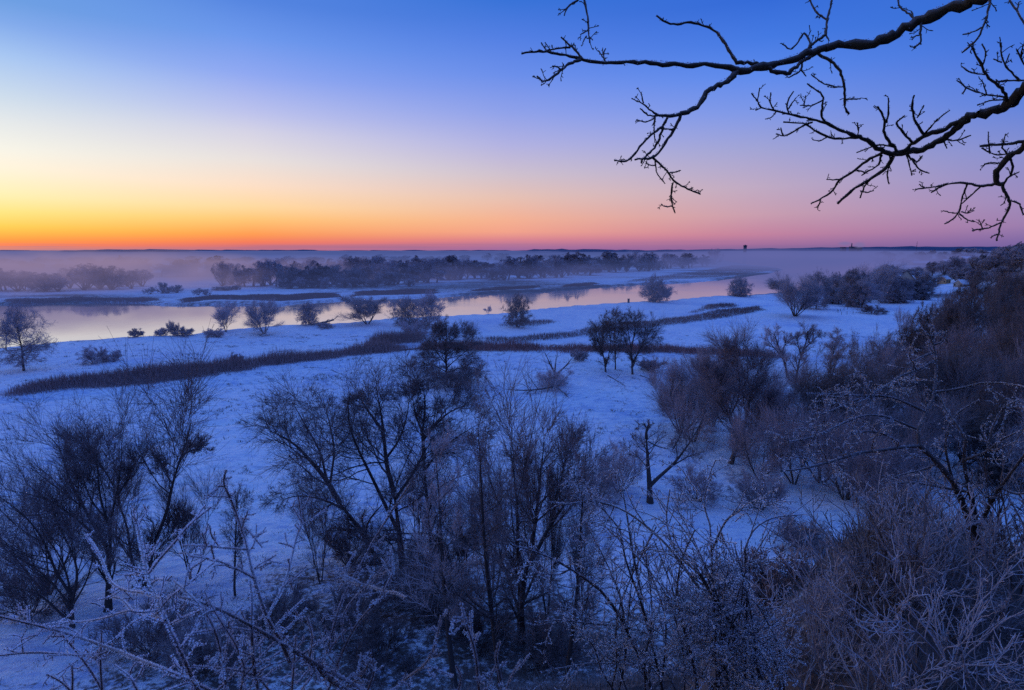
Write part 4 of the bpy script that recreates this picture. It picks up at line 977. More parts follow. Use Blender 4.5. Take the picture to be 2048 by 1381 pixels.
belt([(-40, 588), (60, 585), (150, 582), (285, 577)], 19, 42, 46, 3, 'hazy bare tree in the clump on the far bank at left', 'trees of the left far bank clump')
belt([(215, 556), (300, 555), (440, 553)], 13, 34, 40, 1.5, 'tree of the avenue with bare trunks standing on the white field', 'avenue trees on the white field', (0, 2, 4))
belt([(50, 543), (120, 542), (215, 540)], 9, 17, 20, 1, 'very faint tree in the mist behind the left clump', 'faint trees in the left mist')
belt([(430, 548), (600, 545), (760, 542)], 14, 22, 30, 2, 'faint tree in the mist behind the long wood', 'faint trees behind the long wood')
belt([(440, 572), (520, 577), (640, 575), (760, 571), (900, 563)], 36, 42, 42, 4, 'bare tree in the left front of the long wood beyond the river', 'front trees of the long wood')
belt([(500, 562), (700, 562), (900, 556)], 26, 41, 42, 4, 'bare tree in the left rear of the long wood beyond the river', 'rear trees of the long wood')
belt([(880, 563), (1000, 560), (1090, 557), (1180, 550)], 27, 39, 40, 3, 'bare tree in the middle of the long wood beyond the river', 'middle trees of the long wood')
belt([(900, 552), (1060, 549), (1200, 545), (1300, 541)], 26, 32, 36, 3, 'bare tree in the back row of the long wood beyond the river', 'back row trees of the long wood')
belt([(1190, 545), (1300, 541), (1380, 536), (1432, 531)], 18, 26, 30, 2, 'bare tree in the tapering right end of the long wood', 'right end trees of the long wood')
belt([(560, 578), (700, 577), (830, 573)], 16, 22, 30, 2.5, 'small frosted tree along the front edge of the long wood', 'edge trees of the long wood')
belt([(300, 590), (355, 589)], 4, 20, 24, 1, 'dark bush like tree on the snowy far bank in front of the avenue', 'bushes on the snowy far bank', (1, 3))
belt([(395, 592), (412, 592)], 2, 18, 20, 1, 'small tree on the far bank right of the dark bushes', 'pair of far bank trees', (1, 3))
belt([(435, 584), (480, 582)], 4, 9, 20, 1, 'low shrub on the far bank before the long wood', 'low far bank shrubs', (1, 3))
belt([(1750, 528), (1830, 527), (1900, 522), (1960, 515)], 16, 18, 24, 5, 'hazy tree among the roofs of the village', 'hazy trees among the village roofs')
belt([(1770, 556), (1850, 556), (1920, 558)], 11, 24, 30, 5, 'garden tree between the village houses', 'garden trees between the houses')
belt([(1735, 517), (1800, 515)], 5, 10, 16, 1, 'faint tree at the misty far bank near the village', 'faint trees on the misty shore')
belt([(0, 528), (200, 526), (430, 527)], 15, 11, 28, 1.5, 'tiny misty tree in the hedge line across the left plain', 'hedge line trees on the left plain', (1, 3, 5))
belt([(440, 528), (700, 525), (1000, 523)], 20, 12, 28, 2, 'tiny misty tree in the hedge line behind the long wood', 'hedge line trees behind the long wood', (1, 3, 5))
belt([(1000, 518), (1250, 515), (1440, 514)], 16, 8, 26, 1.5, 'tiny misty tree in the farthest hedge line', 'farthest hedge line trees', (1, 3, 5))
# wooded hill at the right
def project(x, y, z):
    q = z - CAMH; dep = y * cs - q * sn
    return 1024 + F * x / dep, 690.5 - F * (y * sn + q * cs) / dep
n = 0
for _ in range(6000):
    x = rf.uniform(95, 520); y = rf.uniform(90, 560)
    d = float(hill_d(np.array([x]), np.array([y]))[0])
    if d < -4 or d > 150: continue
    z = float(gz(x, y)[0]); px, py = project(x, y, z)
    if px > 2110 or px < 1880 or py > 790 or y < .0: continue
    if rf.uniform() > .9: continue
    h = rf.uniform(8, 13) * (.8 if d > 40 else 1)
    far_tree(x, y, h, h * rf.uniform(.8, 1.1), int(rf.choice([0, 1, 2, 3, 3, 4, 5, 5])), 'bare tree covering the slope of the wooded hill at right', 'bare trees on the wooded hill', rf)
    n += 1
    if n >= 100: break

def conifer(x, y, H, label):
    rng = np.random.default_rng(int(x * 10)); gt, gc = Geo(), Geo()
    P, Rr = grow(rng, np.zeros((1, 3)), np.array([[0, 0, 1.]]), np.array([H]), np.array([H * .02]), np.array([.02]), 8, .01, .02)
    gt.tube(P, Rr, 6)
    P1, R1 = spawn(rng, P, Rr, n=110, t=(.1, .99), a=(98, 10), L=(.3, .42), K=5, w=.05, up=-.02, r=(.3, .3), taper=.93); gc.tube(P1, R1, 3)
    P2, R2 = spawn(rng, P1, R1, n=16, t=(.1, 1), a=(50, 14), L=(.25, .5), K=2, w=.1, up=-.1, r=(1, .5)); gc.tube(P2, np.maximum(R2, .05), 3)
    put_tree('spruce_tree', (gt, gc), (x, y, float(gz(x, y)[0]) - .2), label, 'tree', 'spruces on the hill crest', twig='evergreen')
for px, y, H, lab in [(1992, 330, 9, 'small dark spruce at the left end of the hill crest'), (2010, 320, 10, 'pointed dark spruce in the middle of the hill crest'), (2032, 300, 13, 'tallest dark spruce on the hill crest'), (2046, 300, 12, 'dark spruce cut by the right edge on the hill crest')]:
    x = ray(px, 480)[0] / ray(px, 480)[1] * y
    conifer(x, y, H, lab)

# ------------------------------------------------------------------ houses, towers, posts
def house(px, py, Y, Lx, Wy, hw, hr, rz, label, wall='wall', snowy=True, chim=True, name='house', group='houses of the village'):
    b = at(px, py, Y); z = float(gz(b[0], b[1])[0])
    e = empty(name, (b[0], b[1], z - .3), label, 'house', None, rz)
    bm = bmesh.new(); x, y = Lx / 2, Wy / 2
    v = [bm.verts.new(p) for p in [(-x, -y, 0), (x, -y, 0), (x, y, 0), (-x, y, 0), (-x, -y, hw), (x, -y, hw), (x, y, hw), (-x, y, hw), (-x, 0, hw + hr), (x, 0, hw + hr)]]
    for f in [(0, 1, 5, 4), (2, 3, 7, 6), (1, 2, 6, 9, 5), (3, 0, 4, 8, 7)]: bm.faces.new([v[i] for i in f])
    me = bpy.data.meshes.new('wall'); bm.to_mesh(me); bm.free(); me.materials.append(M[wall])
    o = bpy.data.objects.new('wall', me); col.objects.link(o); o.parent = e
    ov = .5; t = .25; sl = hr / y
    A = []
    for s in (-1, 1):
        yb = s * (y + ov); zb = hw - ov * sl
        A += [(-x - ov, yb, zb), (x + ov, yb, zb), (x + ov, 0, hw + hr + .05), (-x - ov, 0, hw + hr + .05), (-x - ov, yb, zb + t), (x + ov, yb, zb + t), (x + ov, 0, hw + hr + .05 + t), (-x - ov, 0, hw + hr + .05 + t)]
    Qr = []
    for k in (0, 8): Qr += [[k + i for i in f] for f in [(0, 1, 2, 3), (4, 5, 6, 7), (0, 1, 5, 4), (1, 2, 6, 5), (3, 0, 4, 7)]]
    r_ = mesh_from('roof', np.array(A), Qr, None, M['roofsnow' if snowy else 'roofdark'], e, smooth=False)
    if chim:
        c_ = box('chimney', (x * .3, -.4 + y * .3, hw + hr * .55), (x * .3 + .8, .4 + y * .3, hw + hr + 1.1), M['roofdark']); c_.parent = r_
    k = max(2, int(Lx // 4))
    for i in range(k):
        wx = -x + (i + .5) * Lx / k
        wdw = box('window', (wx - .55, -y - .06, hw * .35), (wx + .55, -y + .05, hw * .35 + 1.3), M['pane']); wdw.parent = e
    for s in (-.35, .35):
        wdw = box('window', (-x - .06, s * Wy - .5, hw * .35), (-x + .05, s * Wy + .5, hw * .35 + 1.3), M['pane']); wdw.parent = e
    return e
house(1812, 560, 560, 20, 13, 3.4, 8, .95, 'big farm barn with a steep dark roof among the trees', snowy=False, name='barn', chim=False)
house(1796, 556, 600, 10, 7, 3, 3.6, .9, 'house with a pale snowy gable left of the dark barn')
house(1845, 566, 500, 11, 7, 3, 3.2, .1, 'low white roofed house in front of the dark barn')
house(1888, 560, 500, 8, 7, 4.5, 2.4, .5, 'small ochre walled house at the foot of the hill', wall='wall_o')
house(1926, 562, 450, 10, 7, 2.6, 3, .3, 'snow roofed cottage right of the ochre house')
house(1932, 552, 520, 7, 6, 3, 3.2, 1.2, 'small gable behind the snow roofed cottage')
house(1868, 536, 800, 30, 10, 3, 3, .2, 'long white roofed building in the village centre')
house(1890, 526, 1000, 24, 10, 4, 3.5, .6, 'pale house at the far end of the village')
house(1840, 524, 1150, 36, 12, 4, 4, .1, 'long snow covered shed near the misty shore')
house(1932, 519, 1300, 34, 12, 4, 4, .3, 'white roof under the end of the hill')
for px, y, L_, lab in [(2030, 285, 9, 'white roofed house below the spruces on the hill'), (2020, 260, 9, 'snowy roof lower on the wooded hill'), (2052, 265, 10, 'house at the right edge of the hill')]:
    x = ray(px, 500)[0] / ray(px, 500)[1] * y
    house(px, project(x, y, float(gz(x, y)[0]))[1], y, L_, 6, 3, 3, .6, lab)

# landmarks on the horizon
b = at(1490, 499, 3400)
e = empty('tower_block', (b[0], b[1], -1), 'dark square tower block alone on the horizon above the mist', 'tower')
tw = box('tower_body', (-7, -7, 0), (7, 7, b[2] + 17), M['concrete']); tw.parent = e
rf_ = box('tower_crown', (-8.5, -8.5, b[2] + 17.02), (8.5, 8.5, b[2] + 24), M['concrete']); rf_.parent = e
rf2 = box('roof_housing', (-3, -3, b[2] + 24.02), (3, 3, b[2] + 27), M['concrete']); rf2.parent = e
b = at(1703, 496, 5200)
e = empty('power_plant', (b[0], b[1], -1), 'distant power plant with a chimney stack on the horizon', 'power plant')
g = Geo(); g.tube(np.array([[[0, 0, 0], [0, 0, b[2] + 8], [0, 0, b[2] + 42]]]), np.array([[6, 5, 4.]]), 10); g.make('chimney', M['concrete'], e)
for k, (dx, wd, hh) in enumerate([(-60, 40, 12), (30, 60, 16), (90, 30, 10)]):
    q = box('hall', (dx - wd / 2, 10, 0), (dx + wd / 2, 40, b[2] + hh - 4), M['concrete']); q.parent = e
steam = volume_mat('steam', srgb((120, 112, 165)), .02, ((.02, .02, .03), .25, .5), 1.5)
for dx, dz, r_, lab in [(-75, 52, (70, 40, 22), 'pale steam cloud left of the power plant chimney'), (55, 38, (60, 40, 34), 'upright steam plume right of the power plant chimney')]:
    o = ellipsoid('steam_plume', (b[0] + dx, b[1] - 20, b[2] + dz - 14), r_, steam, 20); tag(o, lab, 'steam', kind='stuff')
b = at(1833, 497, 4000)
g = Geo(); g.tube(np.array([[[0, 0, 0], [0, 0, 40], [0, 0, b[2] + 48]]]), np.array([[1.6, 1.4, .7]]), 6)
e = empty('radio_mast', (b[0], b[1], -1), 'thin radio mast on the horizon above the village', 'mast'); g.make('mast_pole', M['concrete'], e)
g = Geo()
for z in (b[2] + 20, b[2] + 34): g.tube(np.array([[[-4, 0, z], [4, 0, z]]]), np.array([[.5, .5]]), 4)
g.make('antenna', M['concrete'], e)

def post_proto():
    rng = np.random.default_rng(2); g = Geo()
    P, Rr = resample([(0, 0, -.2), (.02, 0, .7), (.05, .03, 1.5)], [.11, .10, .09], 6); g.tube(P[None], Rr[None], 6)
    g.tube(np.array([[[.05, .03, 1.5], [.05, .03, 1.52]]]), np.array([[.09, .005]]), 6)
    return g.make('fence_post', M['wood'])
pp = post_proto(); used = False
for i, (px, py) in enumerate([(1674, 624), (1681, 623), (1688, 621), (1695, 619.5), (1702, 618), (1709, 616.5), (1716, 615), (1683, 630), (1694, 629.5), (1706, 629), (1676, 626), (1722, 614)]):
    o = pp if i == 0 else pp.copy()
    if i: col.objects.link(o)
    o.location = hit(px, py); o.rotation_euler = (0, 0, i * 1.1)
    tag(o, 'thin wooden post of the pasture fence left of the solitary bush', 'fence post', 'pasture fence posts')
b = dry_hit(1257, 606)
e = empty('marker_post', b, 'stout dark post standing on the near bank left of the rounded clump', 'post')
o = box('post_body', (-.55, -.4, -.3), (.55, .4, 2.2), M['wood']); o.parent = e
o = box('post_cap', (-.68, -.52, 2.2), (.68, .52, 2.4), M['wood']); o.parent = e
def wood_pile(name, px, py, items, label, cat, seed):
    rng = np.random.default_rng(seed); b = dry_hit(px, py); e = empty(name, b, label, cat)
    for nm, r0, r1, pts in items:
        W = np.array([at(x, y, b[1] + dy) for x, y, dy in pts]) - at(px, py, b[1])
        g = Geo(); P, Rr = resample(W, np.linspace(r0, r1, len(W)), 9); g.tube(P[None], Rr[None], 7)
        P1, R1 = spawn(rng, P[None], Rr[None], n=9, t=(.3, 1), a=(40, 15), L=(.2, .5), K=5, w=.2, up=.02, r=(.5, .3)); g.tube(P1, R1, 4)
        P2, R2 = spawn(rng, P1, R1, n=5, t=(.3, 1), a=(40, 15), L=(.3, .6), K=4, w=.2, up=.02, r=(.6, .4)); g.tube(P2, R2, 3)
        g.make(nm, M['log'], e)
wood_pile('fallen_log', 645, 650, [('log_trunk', .55, .3, [(622, 651, 0), (645, 646, 1), (668, 640, 2)]), ('branch', .2, .08, [(640, 648, 0), (630, 641, -1)])], 'fallen log lying on the river edge beside the small frosted tree', 'log', 1)
wood_pile('fallen_branch', 1050, 780, [('branch', .28, .05, [(1112, 772, 0), (1075, 780, -2), (1040, 782, -4), (1005, 778, -5)]), ('branch', .2, .05, [(1112, 772, 0), (1130, 788, -4), (1138, 796, -6)])], 'long fallen branches lying on the snow before the brushwood heap', 'branch', 2)
wood_pile('fallen_branch', 1240, 762, [('branch', .15, .04, [(1215, 745, 0), (1235, 756, -2), (1252, 768, -5)]), ('branch', .13, .03, [(1280, 745, 0), (1300, 752, -1), (1320, 756, -2)])], 'fallen branches at the foot of the tree trio', 'branch', 3)
traced_tree('sapling', 'oak', (1104, 770), [(4, 2, [(1104, 770), (1112, 750), (1100, 728), (1090, 706)]), (3, 1.2, [(1112, 750), (1130, 734), (1148, 712)]), (2, 1, [(1110, 745), (1112, 720), (1116, 705)])], 'broken forked sapling rising from the brushwood heap', 171, thick=1.5, mult=.5, twig='frosty', lv=[dict(n=6, t=(.2, 1), a=(40, 14), L=(.3, .6), K=4, w=.15, up=.05, r=(.5, .4)), dict(n=8, t=(.2, 1), a=(40, 14), L=(.4, .7), K=3, w=.15, up=.05, r=(.6, .5), rmax=.015)], **FI)

# ------------------------------------------------------------------ overhanging oak limbs, traced from the photograph
def zo(x, y): return 1020 + x / 1.992, y / 1.992
def odepth(px, py): return 4.3 + .55 * math.sin(px * .0043 + 1) + .35 * math.sin(py * .009 + px * .002)
LA = [(25, 15, [(1930, -40), (1870, 0), (1760, 25), (1650, 75), (1540, 135), (1440, 175), (1390, 180), (1330, 175), (1260, 190)]), (15, 13, [(1260, 190), (1180, 215), (1100, 245), (1000, 270), (900, 285)]), (12, 6, [(920, 282), (870, 270), (780, 258), (690, 262), (590, 252), (500, 248), (400, 255), (350, 250), (290, 238)]), (6, 3.5, [(290, 238), (230, 222), (160, 210), (110, 205), (45, 213)]),
 (5, 3.5, [(290, 238), (265, 205), (235, 175), (205, 150)]), (4, 3, [(240, 190), (190, 192), (140, 205)]), (3, 2.5, [(145, 203), (125, 172)]), (6, 4, [(280, 240), (235, 255), (205, 280), (170, 310), (130, 330), (108, 305)]), (3, 2.5, [(203, 280), (190, 266), (168, 264)]), (4, 2.5, [(385, 255), (370, 225), (380, 195)]), (3, 2.5, [(370, 230), (352, 203)]),
 (8, 5, [(1010, 262), (950, 248), (905, 255), (880, 215), (855, 170), (825, 130)]), (5, 3.5, [(825, 130), (790, 105), (720, 88), (660, 100), (610, 88), (582, 62)]),
 (12, 9, [(905, 285), (880, 315), (820, 345), (775, 375), (755, 415), (730, 440), (680, 455)]), (8, 5, [(680, 455), (630, 465), (590, 460)]), (7, 4, [(680, 458), (660, 510), (620, 570), (580, 625), (560, 632), (500, 635)]), (6, 3.5, [(630, 465), (610, 500), (600, 550), (570, 600), (520, 640), (523, 652)]), (5, 3.5, [(608, 505), (570, 530), (535, 560), (500, 610), (465, 648), (415, 640)]),
 (4, 2.5, [(592, 462), (565, 445), (540, 420), (485, 393)]), (3, 2.5, [(532, 412), (522, 368)]), (4, 2.5, [(587, 462), (550, 462), (518, 432)]), (3.5, 2.5, [(575, 470), (545, 490), (505, 478)]), (3.5, 2.5, [(578, 465), (572, 520), (578, 568)]), (3, 2.5, [(605, 512), (640, 518), (655, 512)]),
 (5, 3, [(570, 630), (600, 655), (630, 685), (650, 725), (700, 750), (758, 775)]), (4, 2.5, [(650, 728), (642, 770), (645, 815), (658, 850)]), (3, 2, [(645, 822), (622, 826), (602, 815)]), (3, 2, [(634, 690), (660, 686), (680, 680)]), (3, 2, [(578, 638), (582, 690), (617, 732)]), (3, 2, [(578, 660), (555, 660), (540, 645)]),
 (7, 5, [(1175, 218), (1190, 190), (1220, 165), (1258, 140)]), (5, 3, [(1258, 140), (1262, 90), (1275, 40), (1284, -10)]), (4, 3, [(1260, 78), (1225, 55), (1205, 25), (1192, -5)]), (3, 2, [(1258, 140), (1266, 152), (1272, 165)]), (4, 2.5, [(1200, 192), (1190, 155), (1170, 125), (1150, 165), (1120, 205), (1085, 175)]),
 (9, 7, [(1020, 272), (1040, 282), (1080, 293), (1110, 293), (1150, 255), (1200, 222)]), (6, 4, [(1225, 212), (1250, 230), (1290, 250), (1320, 290), (1335, 350), (1335, 400), (1330, 430), (1350, 455)]), (3, 2.5, [(1334, 345), (1290, 348), (1240, 330), (1200, 298)]), (3, 2.5, [(1337, 398), (1370, 396), (1398, 395)]), (4, 2.5, [(1165, 245), (1160, 285), (1110, 310)]), (3, 2, [(1160, 280), (1180, 305)]),
 (5, 3, [(1640, 90), (1632, 135), (1640, 175), (1605, 190)]), (3, 2, [(1634, 140), (1596, 150)]), (4, 3, [(1620, 95), (1605, 68), (1575, 45), (1550, 30), (1546, -5)]), (3, 2, [(1606, 70), (1600, 45)])]
LB = [(24, 17, [(2140, 300), (2060, 345), (2000, 405), (1940, 442), (1870, 450)]), (14, 11, [(1870, 450), (1810, 480), (1760, 530), (1690, 575), (1640, 600), (1580, 605), (1520, 615)]), (10, 6, [(1520, 615), (1470, 600), (1430, 560), (1390, 545), (1330, 525)]), (6, 3, [(1330, 525), (1270, 495), (1200, 475), (1130, 460), (1050, 440), (1000, 430)]), (3.5, 2.5, [(1000, 430), (985, 400), (962, 372)]),
 (12, 7, [(1850, 460), (1800, 475), (1740, 515), (1660, 535), (1600, 575), (1550, 610)]), (8, 5, [(1530, 615), (1500, 675), (1440, 710), (1380, 745), (1305, 810)]), (6, 3, [(1490, 605), (1420, 640), (1370, 685), (1310, 715), (1290, 760), (1240, 795), (1198, 812)]), (3, 2, [(1315, 715), (1285, 718), (1260, 715)]), (3, 2, [(1237, 795), (1225, 835)]), (3.5, 2.5, [(1382, 680), (1420, 690)]), (4, 2.5, [(1440, 710), (1410, 745), (1395, 790)]), (3, 2, [(1402, 765), (1425, 768), (1450, 760)]), (5, 3, [(1480, 620), (1470, 660), (1400, 700)]),
 (6, 3.5, [(1545, 608), (1510, 560), (1480, 520), (1500, 490), (1480, 450), (1465, 425)]), (4, 2.5, [(1500, 490), (1510, 440), (1507, 390)]), (5, 3, [(1605, 572), (1560, 520), (1530, 490), (1570, 465)]), (6, 3, [(1650, 538), (1615, 490), (1600, 420), (1610, 380)]), (4, 2.5, [(1655, 530), (1700, 480), (1752, 438)]), (3, 2.5, [(1622, 470), (1650, 420)]), (3, 2, [(1385, 545), (1390, 510), (1382, 490)]),
 (5, 3, [(1275, 497), (1240, 470), (1245, 420), (1250, 378), (1220, 360), (1185, 335)]), (3, 2.5, [(1246, 400), (1200, 425), (1155, 420)]), (3, 2, [(1172, 421), (1178, 385)]), (3, 2.5, [(1112, 458), (1100, 410), (1130, 365)]), (3, 2, [(1105, 440), (1140, 390)]), (3, 2.5, [(1052, 442), (1035, 410), (1038, 370)]), (3, 2, [(1000, 430), (978, 440)]), (3, 2, [(986, 400), (995, 352)]), (3, 2, [(1060, 445), (1045, 468), (1028, 472)]),
 (5, 3, [(1400, 547), (1330, 555), (1270, 550), (1210, 520), (1180, 490), (1090, 488)]), (3, 2, [(1262, 548), (1235, 565), (1205, 558)]), (4, 2.5, [(1205, 488), (1160, 505), (1100, 545), (1060, 535)]), (3, 2, [(1088, 540), (1078, 510)]), (4, 2.5, [(1720, 555), (1780, 562), (1838, 540)]), (3, 2, [(1728, 560), (1740, 592)]), (4, 2.5, [(1575, 605), (1605, 640), (1630, 680), (1670, 690)]), (3, 2, [(1600, 632), (1625, 650), (1642, 622)]), (3, 2, [(1580, 610), (1592, 660), (1600, 700)]), (4, 2.5, [(1530, 620), (1545, 590), (1480, 575), (1440, 585), (1380, 610)]), (4, 2.5, [(1500, 600), (1520, 640), (1500, 690), (1510, 735)]),
 (6, 4, [(1985, 415), (1960, 350), (1910, 320), (1880, 270), (1850, 210), (1840, 190)]), (3, 2.5, [(1893, 298), (1830, 290), (1800, 265)]), (3, 2.5, [(1880, 270), (1900, 215), (1880, 175)]), (4, 2.5, [(1995, 400), (1950, 382), (1900, 380), (1830, 360), (1780, 320)]), (3, 2.5, [(1995, 395), (1920, 400), (1860, 420)]), (3, 2, [(1900, 380), (1890, 350), (1885, 330)]), (4, 2.5, [(2120, 300), (2048, 322), (1970, 320), (1920, 328)]), (4, 2.5, [(2030, 322), (1980, 270), (1960, 240), (1955, 170)]), (3, 2, [(1972, 260), (1990, 215)]), (3, 2.5, [(2090, 300), (2048, 260), (2020, 200)]), (3, 2, [(1960, 250), (1925, 235)]), (3, 2, [(2035, 225), (2044, 180)]), (3, 2, [(1820, 350), (1800, 375)])]
LC = [(14, 9, [(2160, 530), (2060, 575), (2000, 615), (1950, 660), (1930, 700), (1940, 745), (1965, 738)]), (7, 5, [(2110, 555), (2060, 566), (1990, 573), (1900, 578), (1870, 582)]), (6, 3, [(1935, 730), (1880, 745), (1820, 730), (1760, 728), (1700, 750), (1680, 768)]), (4, 2.5, [(1745, 732), (1700, 745), (1650, 750), (1612, 757)]), (3, 2, [(1652, 750), (1630, 735)]), (4, 3, [(1822, 732), (1800, 790), (1790, 850), (1760, 880), (1730, 893)]), (3.5, 2.5, [(1875, 745), (1840, 775), (1800, 812)]), (3, 2, [(1792, 848), (1760, 850), (1725, 840)]), (3, 2, [(1790, 852), (1820, 878), (1850, 885)]), (3, 2, [(1796, 845), (1825, 852), (1850, 840)]),
 (6, 3, [(1962, 738), (1975, 780), (1995, 800), (1985, 840), (1960, 880), (1945, 930), (1940, 960)]), (4, 2.5, [(1993, 800), (2030, 810), (2040, 840), (2048, 857)]), (3.5, 2.5, [(1955, 888), (1910, 910), (1880, 912), (1840, 920)]), (3, 2, [(1882, 911), (1870, 880)]), (3, 2, [(1943, 935), (1920, 942)]), (5, 3, [(1965, 735), (2000, 690), (2003, 650), (1980, 610), (1960, 590)]), (3, 2, [(1955, 652), (1915, 648), (1890, 655)]), (3, 2.5, [(1985, 612), (1940, 620), (1900, 605), (1880, 590)]), (3, 2, [(1912, 612), (1905, 525)]), (3, 2, [(1960, 590), (1974, 535)]), (3, 2, [(1995, 700), (2030, 685)]), (3, 2, [(1995, 640), (1950, 625)])]
LD = [(5, 3, [(1915, -30), (1910, 20), (1895, 80), (1870, 150), (1830, 190), (1800, 210)]), (3, 2.5, [(1882, 108), (1845, 130), (1802, 140)]), (4, 3, [(1980, -30), (1995, 10), (2030, 60), (2060, 115)]), (3, 2, [(2020, 45), (2028, 10)]), (5, 3, [(300, -40), (293, 0), (308, 50), (312, 110), (318, 170)]), (3, 2, [(312, 120), (280, 140)]), (3, 2, [(314, 150), (330, 160)]), (3, 2, [(305, 145), (290, 170)]), (4, 2.5, [(300, -30), (270, 2), (230, 25), (216, 62)]), (3, 2, [(240, 22), (212, 45)]),
 (9, 5, [(1800, -160), (1300, -150), (800, -130), (300, -45)]), (8, 5, [(2300, -200), (2100, -120), (1985, -35)]), (8, 5, [(2250, -220), (2050, -130), (1920, -35)])]
rb = np.random.default_rng(41)
oak = empty('oak_tree', (8.2, 2.2, float(gz(8.2, 2.2)[0])), 'old oak whose bare gnarled limbs overhang the sky from the upper right', 'tree')
ob = np.array(oak.location)
TRUNKTOP = np.array([7.9, 2.6, 35.5])
def trace3(limbs, conv, dfun, ox_scale, rk=1.0):
    out = []
    for r0, r1, pts in limbs:
        W = []
        for q in pts:
            px, py = conv(*q); W.append(at(px, py, dfun(px, py)))
        rr = rk * np.linspace(r0, r1, len(W)) / ox_scale * np.array([w_[1] for w_ in W]) / F
        K = max(5, 3 * len(W))
        P, Rr = resample(W, rr, K); out.append((P, Rr))
    return out
def add_traced(geo, lst, jit, rng, sides=7):
    for P, Rr in lst:
        Rn = Rr * (1 + rng.normal(0, jit, len(Rr))); geo.tube(P[None], Rn[None], sides)
g = Geo()
tp, trd = resample([ob + [0, 0, -.4], ob + [0, .05, 2.5], TRUNKTOP], [.42, .34, .26], 12); g.tube((tp - ob)[None], trd[None], 12)
g.make('trunk', M['oakbark'], oak)
spurs = Geo(); rimeg = Geo()
for limbs, nm in ((LA, 'limb'), (LB, 'limb'), (LC, 'limb'), (LD, 'limb')):
    tl = trace3(limbs, zo, odepth, 1.992)
    g = Geo(); add_traced(g, [(P - ob + rb.normal(0, .25, P.shape) * Rr[:, None] * np.minimum(1, np.arange(len(P)))[:, None], Rr * .92) for P, Rr in tl], .12, rb)
    if limbs is not LD:
        P0 = tl[0][0][0] - ob; r0 = tl[0][1][0]
        Pc, Rc = resample([TRUNKTOP - ob - [0, 0, .1], (TRUNKTOP - ob) * .45 + P0 * .55 + [0, 0, .25], P0], [.13, .09, r0], 10); g.tube(Pc[None], Rc[None], 8)
    else:
        for P, Rr in tl[-3:-2]:
            Pc, Rc = resample([TRUNKTOP - ob, (TRUNKTOP - ob) * .5 + (P[0] - ob) * .5 + [0, 0, .5], P[0] - ob], [.12, .08, Rr[0]], 10); g.tube(Pc[None], Rc[None], 8)
            Pd, Rd = resample([TRUNKTOP - ob, tl[-2][0][0] - ob], [.08, tl[-2][1][0]], 6); g.tube(Pd[None], Rd[None], 6)
            Pd, Rd = resample([TRUNKTOP - ob, tl[-1][0][0] - ob], [.08, tl[-1][1][0]], 6); g.tube(Pd[None], Rd[None], 6)
    for P, Rr in tl:
        P = (P - ob)[None]; Rr_ = Rr[None]
        thin = Rr.mean() < .012
        P1, R1 = spawn(rb, P, Rr_, d=13 if thin else 4.5, t=(.1, 1), a=(50, 14), Labs=(.015, .10 if thin else .06), K=5, w=.22, up=.05, r=(.6, .8), rmax=.0030)
        R1 = np.maximum(R1, .0019); R1[:, -1] *= 1.7          # swollen buds at the tips
        g.tube(P1, R1, 5)
        if thin:
            P2, R2 = spawn(rb, P1, R1, n=3, t=(.25, 1), a=(48, 14), Labs=(.008, .035), K=3, w=.2, up=.04, r=(.8, .9)); g.tube(P2, np.maximum(R2, .0018), 4)
        crystals(rb, rimeg, P, Rr_, 130 if thin else 300, .0075, 1.2)
    g.make(nm, M['oakbark'], oak)
rimeg.make('frost', M['rime'], oak)

# ------------------------------------------------------------------ frosted shrubs close to the camera
def fg_shrub(name, label, traced, conv, dfun, zs, roots, seed, lv, cdens, csize, cat='shrub', rad_jit=.08, rk=.85, bark_='fgtwig'):
    rng = np.random.default_rng(seed)
    tl = trace3(traced, conv, dfun, zs, rk)
    rt = np.array([roots[0], roots[1], float(gz(roots[0], roots[1])[0]) - .05])
    e = empty(name, rt, label, cat)
    gs, gf = Geo(), Geo(); gt_ = gs
    for P, Rr in tl:
        P = P - rt
        gs.tube(P[None], (Rr * (1 + rng.normal(0, rad_jit, len(Rr))))[None], 7)
        crystals(rng, gf, P[None], Rr[None], cdens * 1.6, csize)
        a, b = P[None], Rr[None]
        for k, l in enumerate(lv):
            a, b = spawn(rng, a, b, **l); b = np.maximum(b, l.get('rmin', .001))
            gt_.tube(a, b, 5 if k == 0 else 4); crystals(rng, gf, a, b, cdens, csize)
    # stems that leave the frame at the bottom run down to one root
    for (r0, r1, pts), (P, Rr) in zip(traced, tl):
        px, py = conv(*pts[0])
        if py > 1370:
            P0 = P[0] - rt; Pc, Rc = resample([P0 * 0, P0 * .5 + [0, 0, -.05], P0], [Rr[0] * 1.3, Rr[0] * 1.15, Rr[0]], 8); gs.tube(Pc[None], Rc[None], 7)
    gs.make('stem', M[bark_], e); gf.make('frost', M['rime_bright'], e)
    return e
def z4(x, y): return x / 2.297, 780 + y / 2.297
def z5(x, y): return 680 + x / 2.297, 780 + y / 2.297
def zh(x, y): return x, y
LVN = [dict(d=12, t=(.05, 1), a=(58, 14), Labs=(.02, .13), K=5, w=.16, up=.03, r=(.6, .6), rmax=.0035, rmin=.0016), dict(d=16, t=(.1, 1), a=(58, 16), Labs=(.008, .06), K=4, w=.2, up=.02, r=(.8, .8), rmax=.0026, rmin=.0014)]
def dl(px, py): return 1.75 + .25 * math.sin(px * .012) + .15 * math.sin(py * .013 + 1)
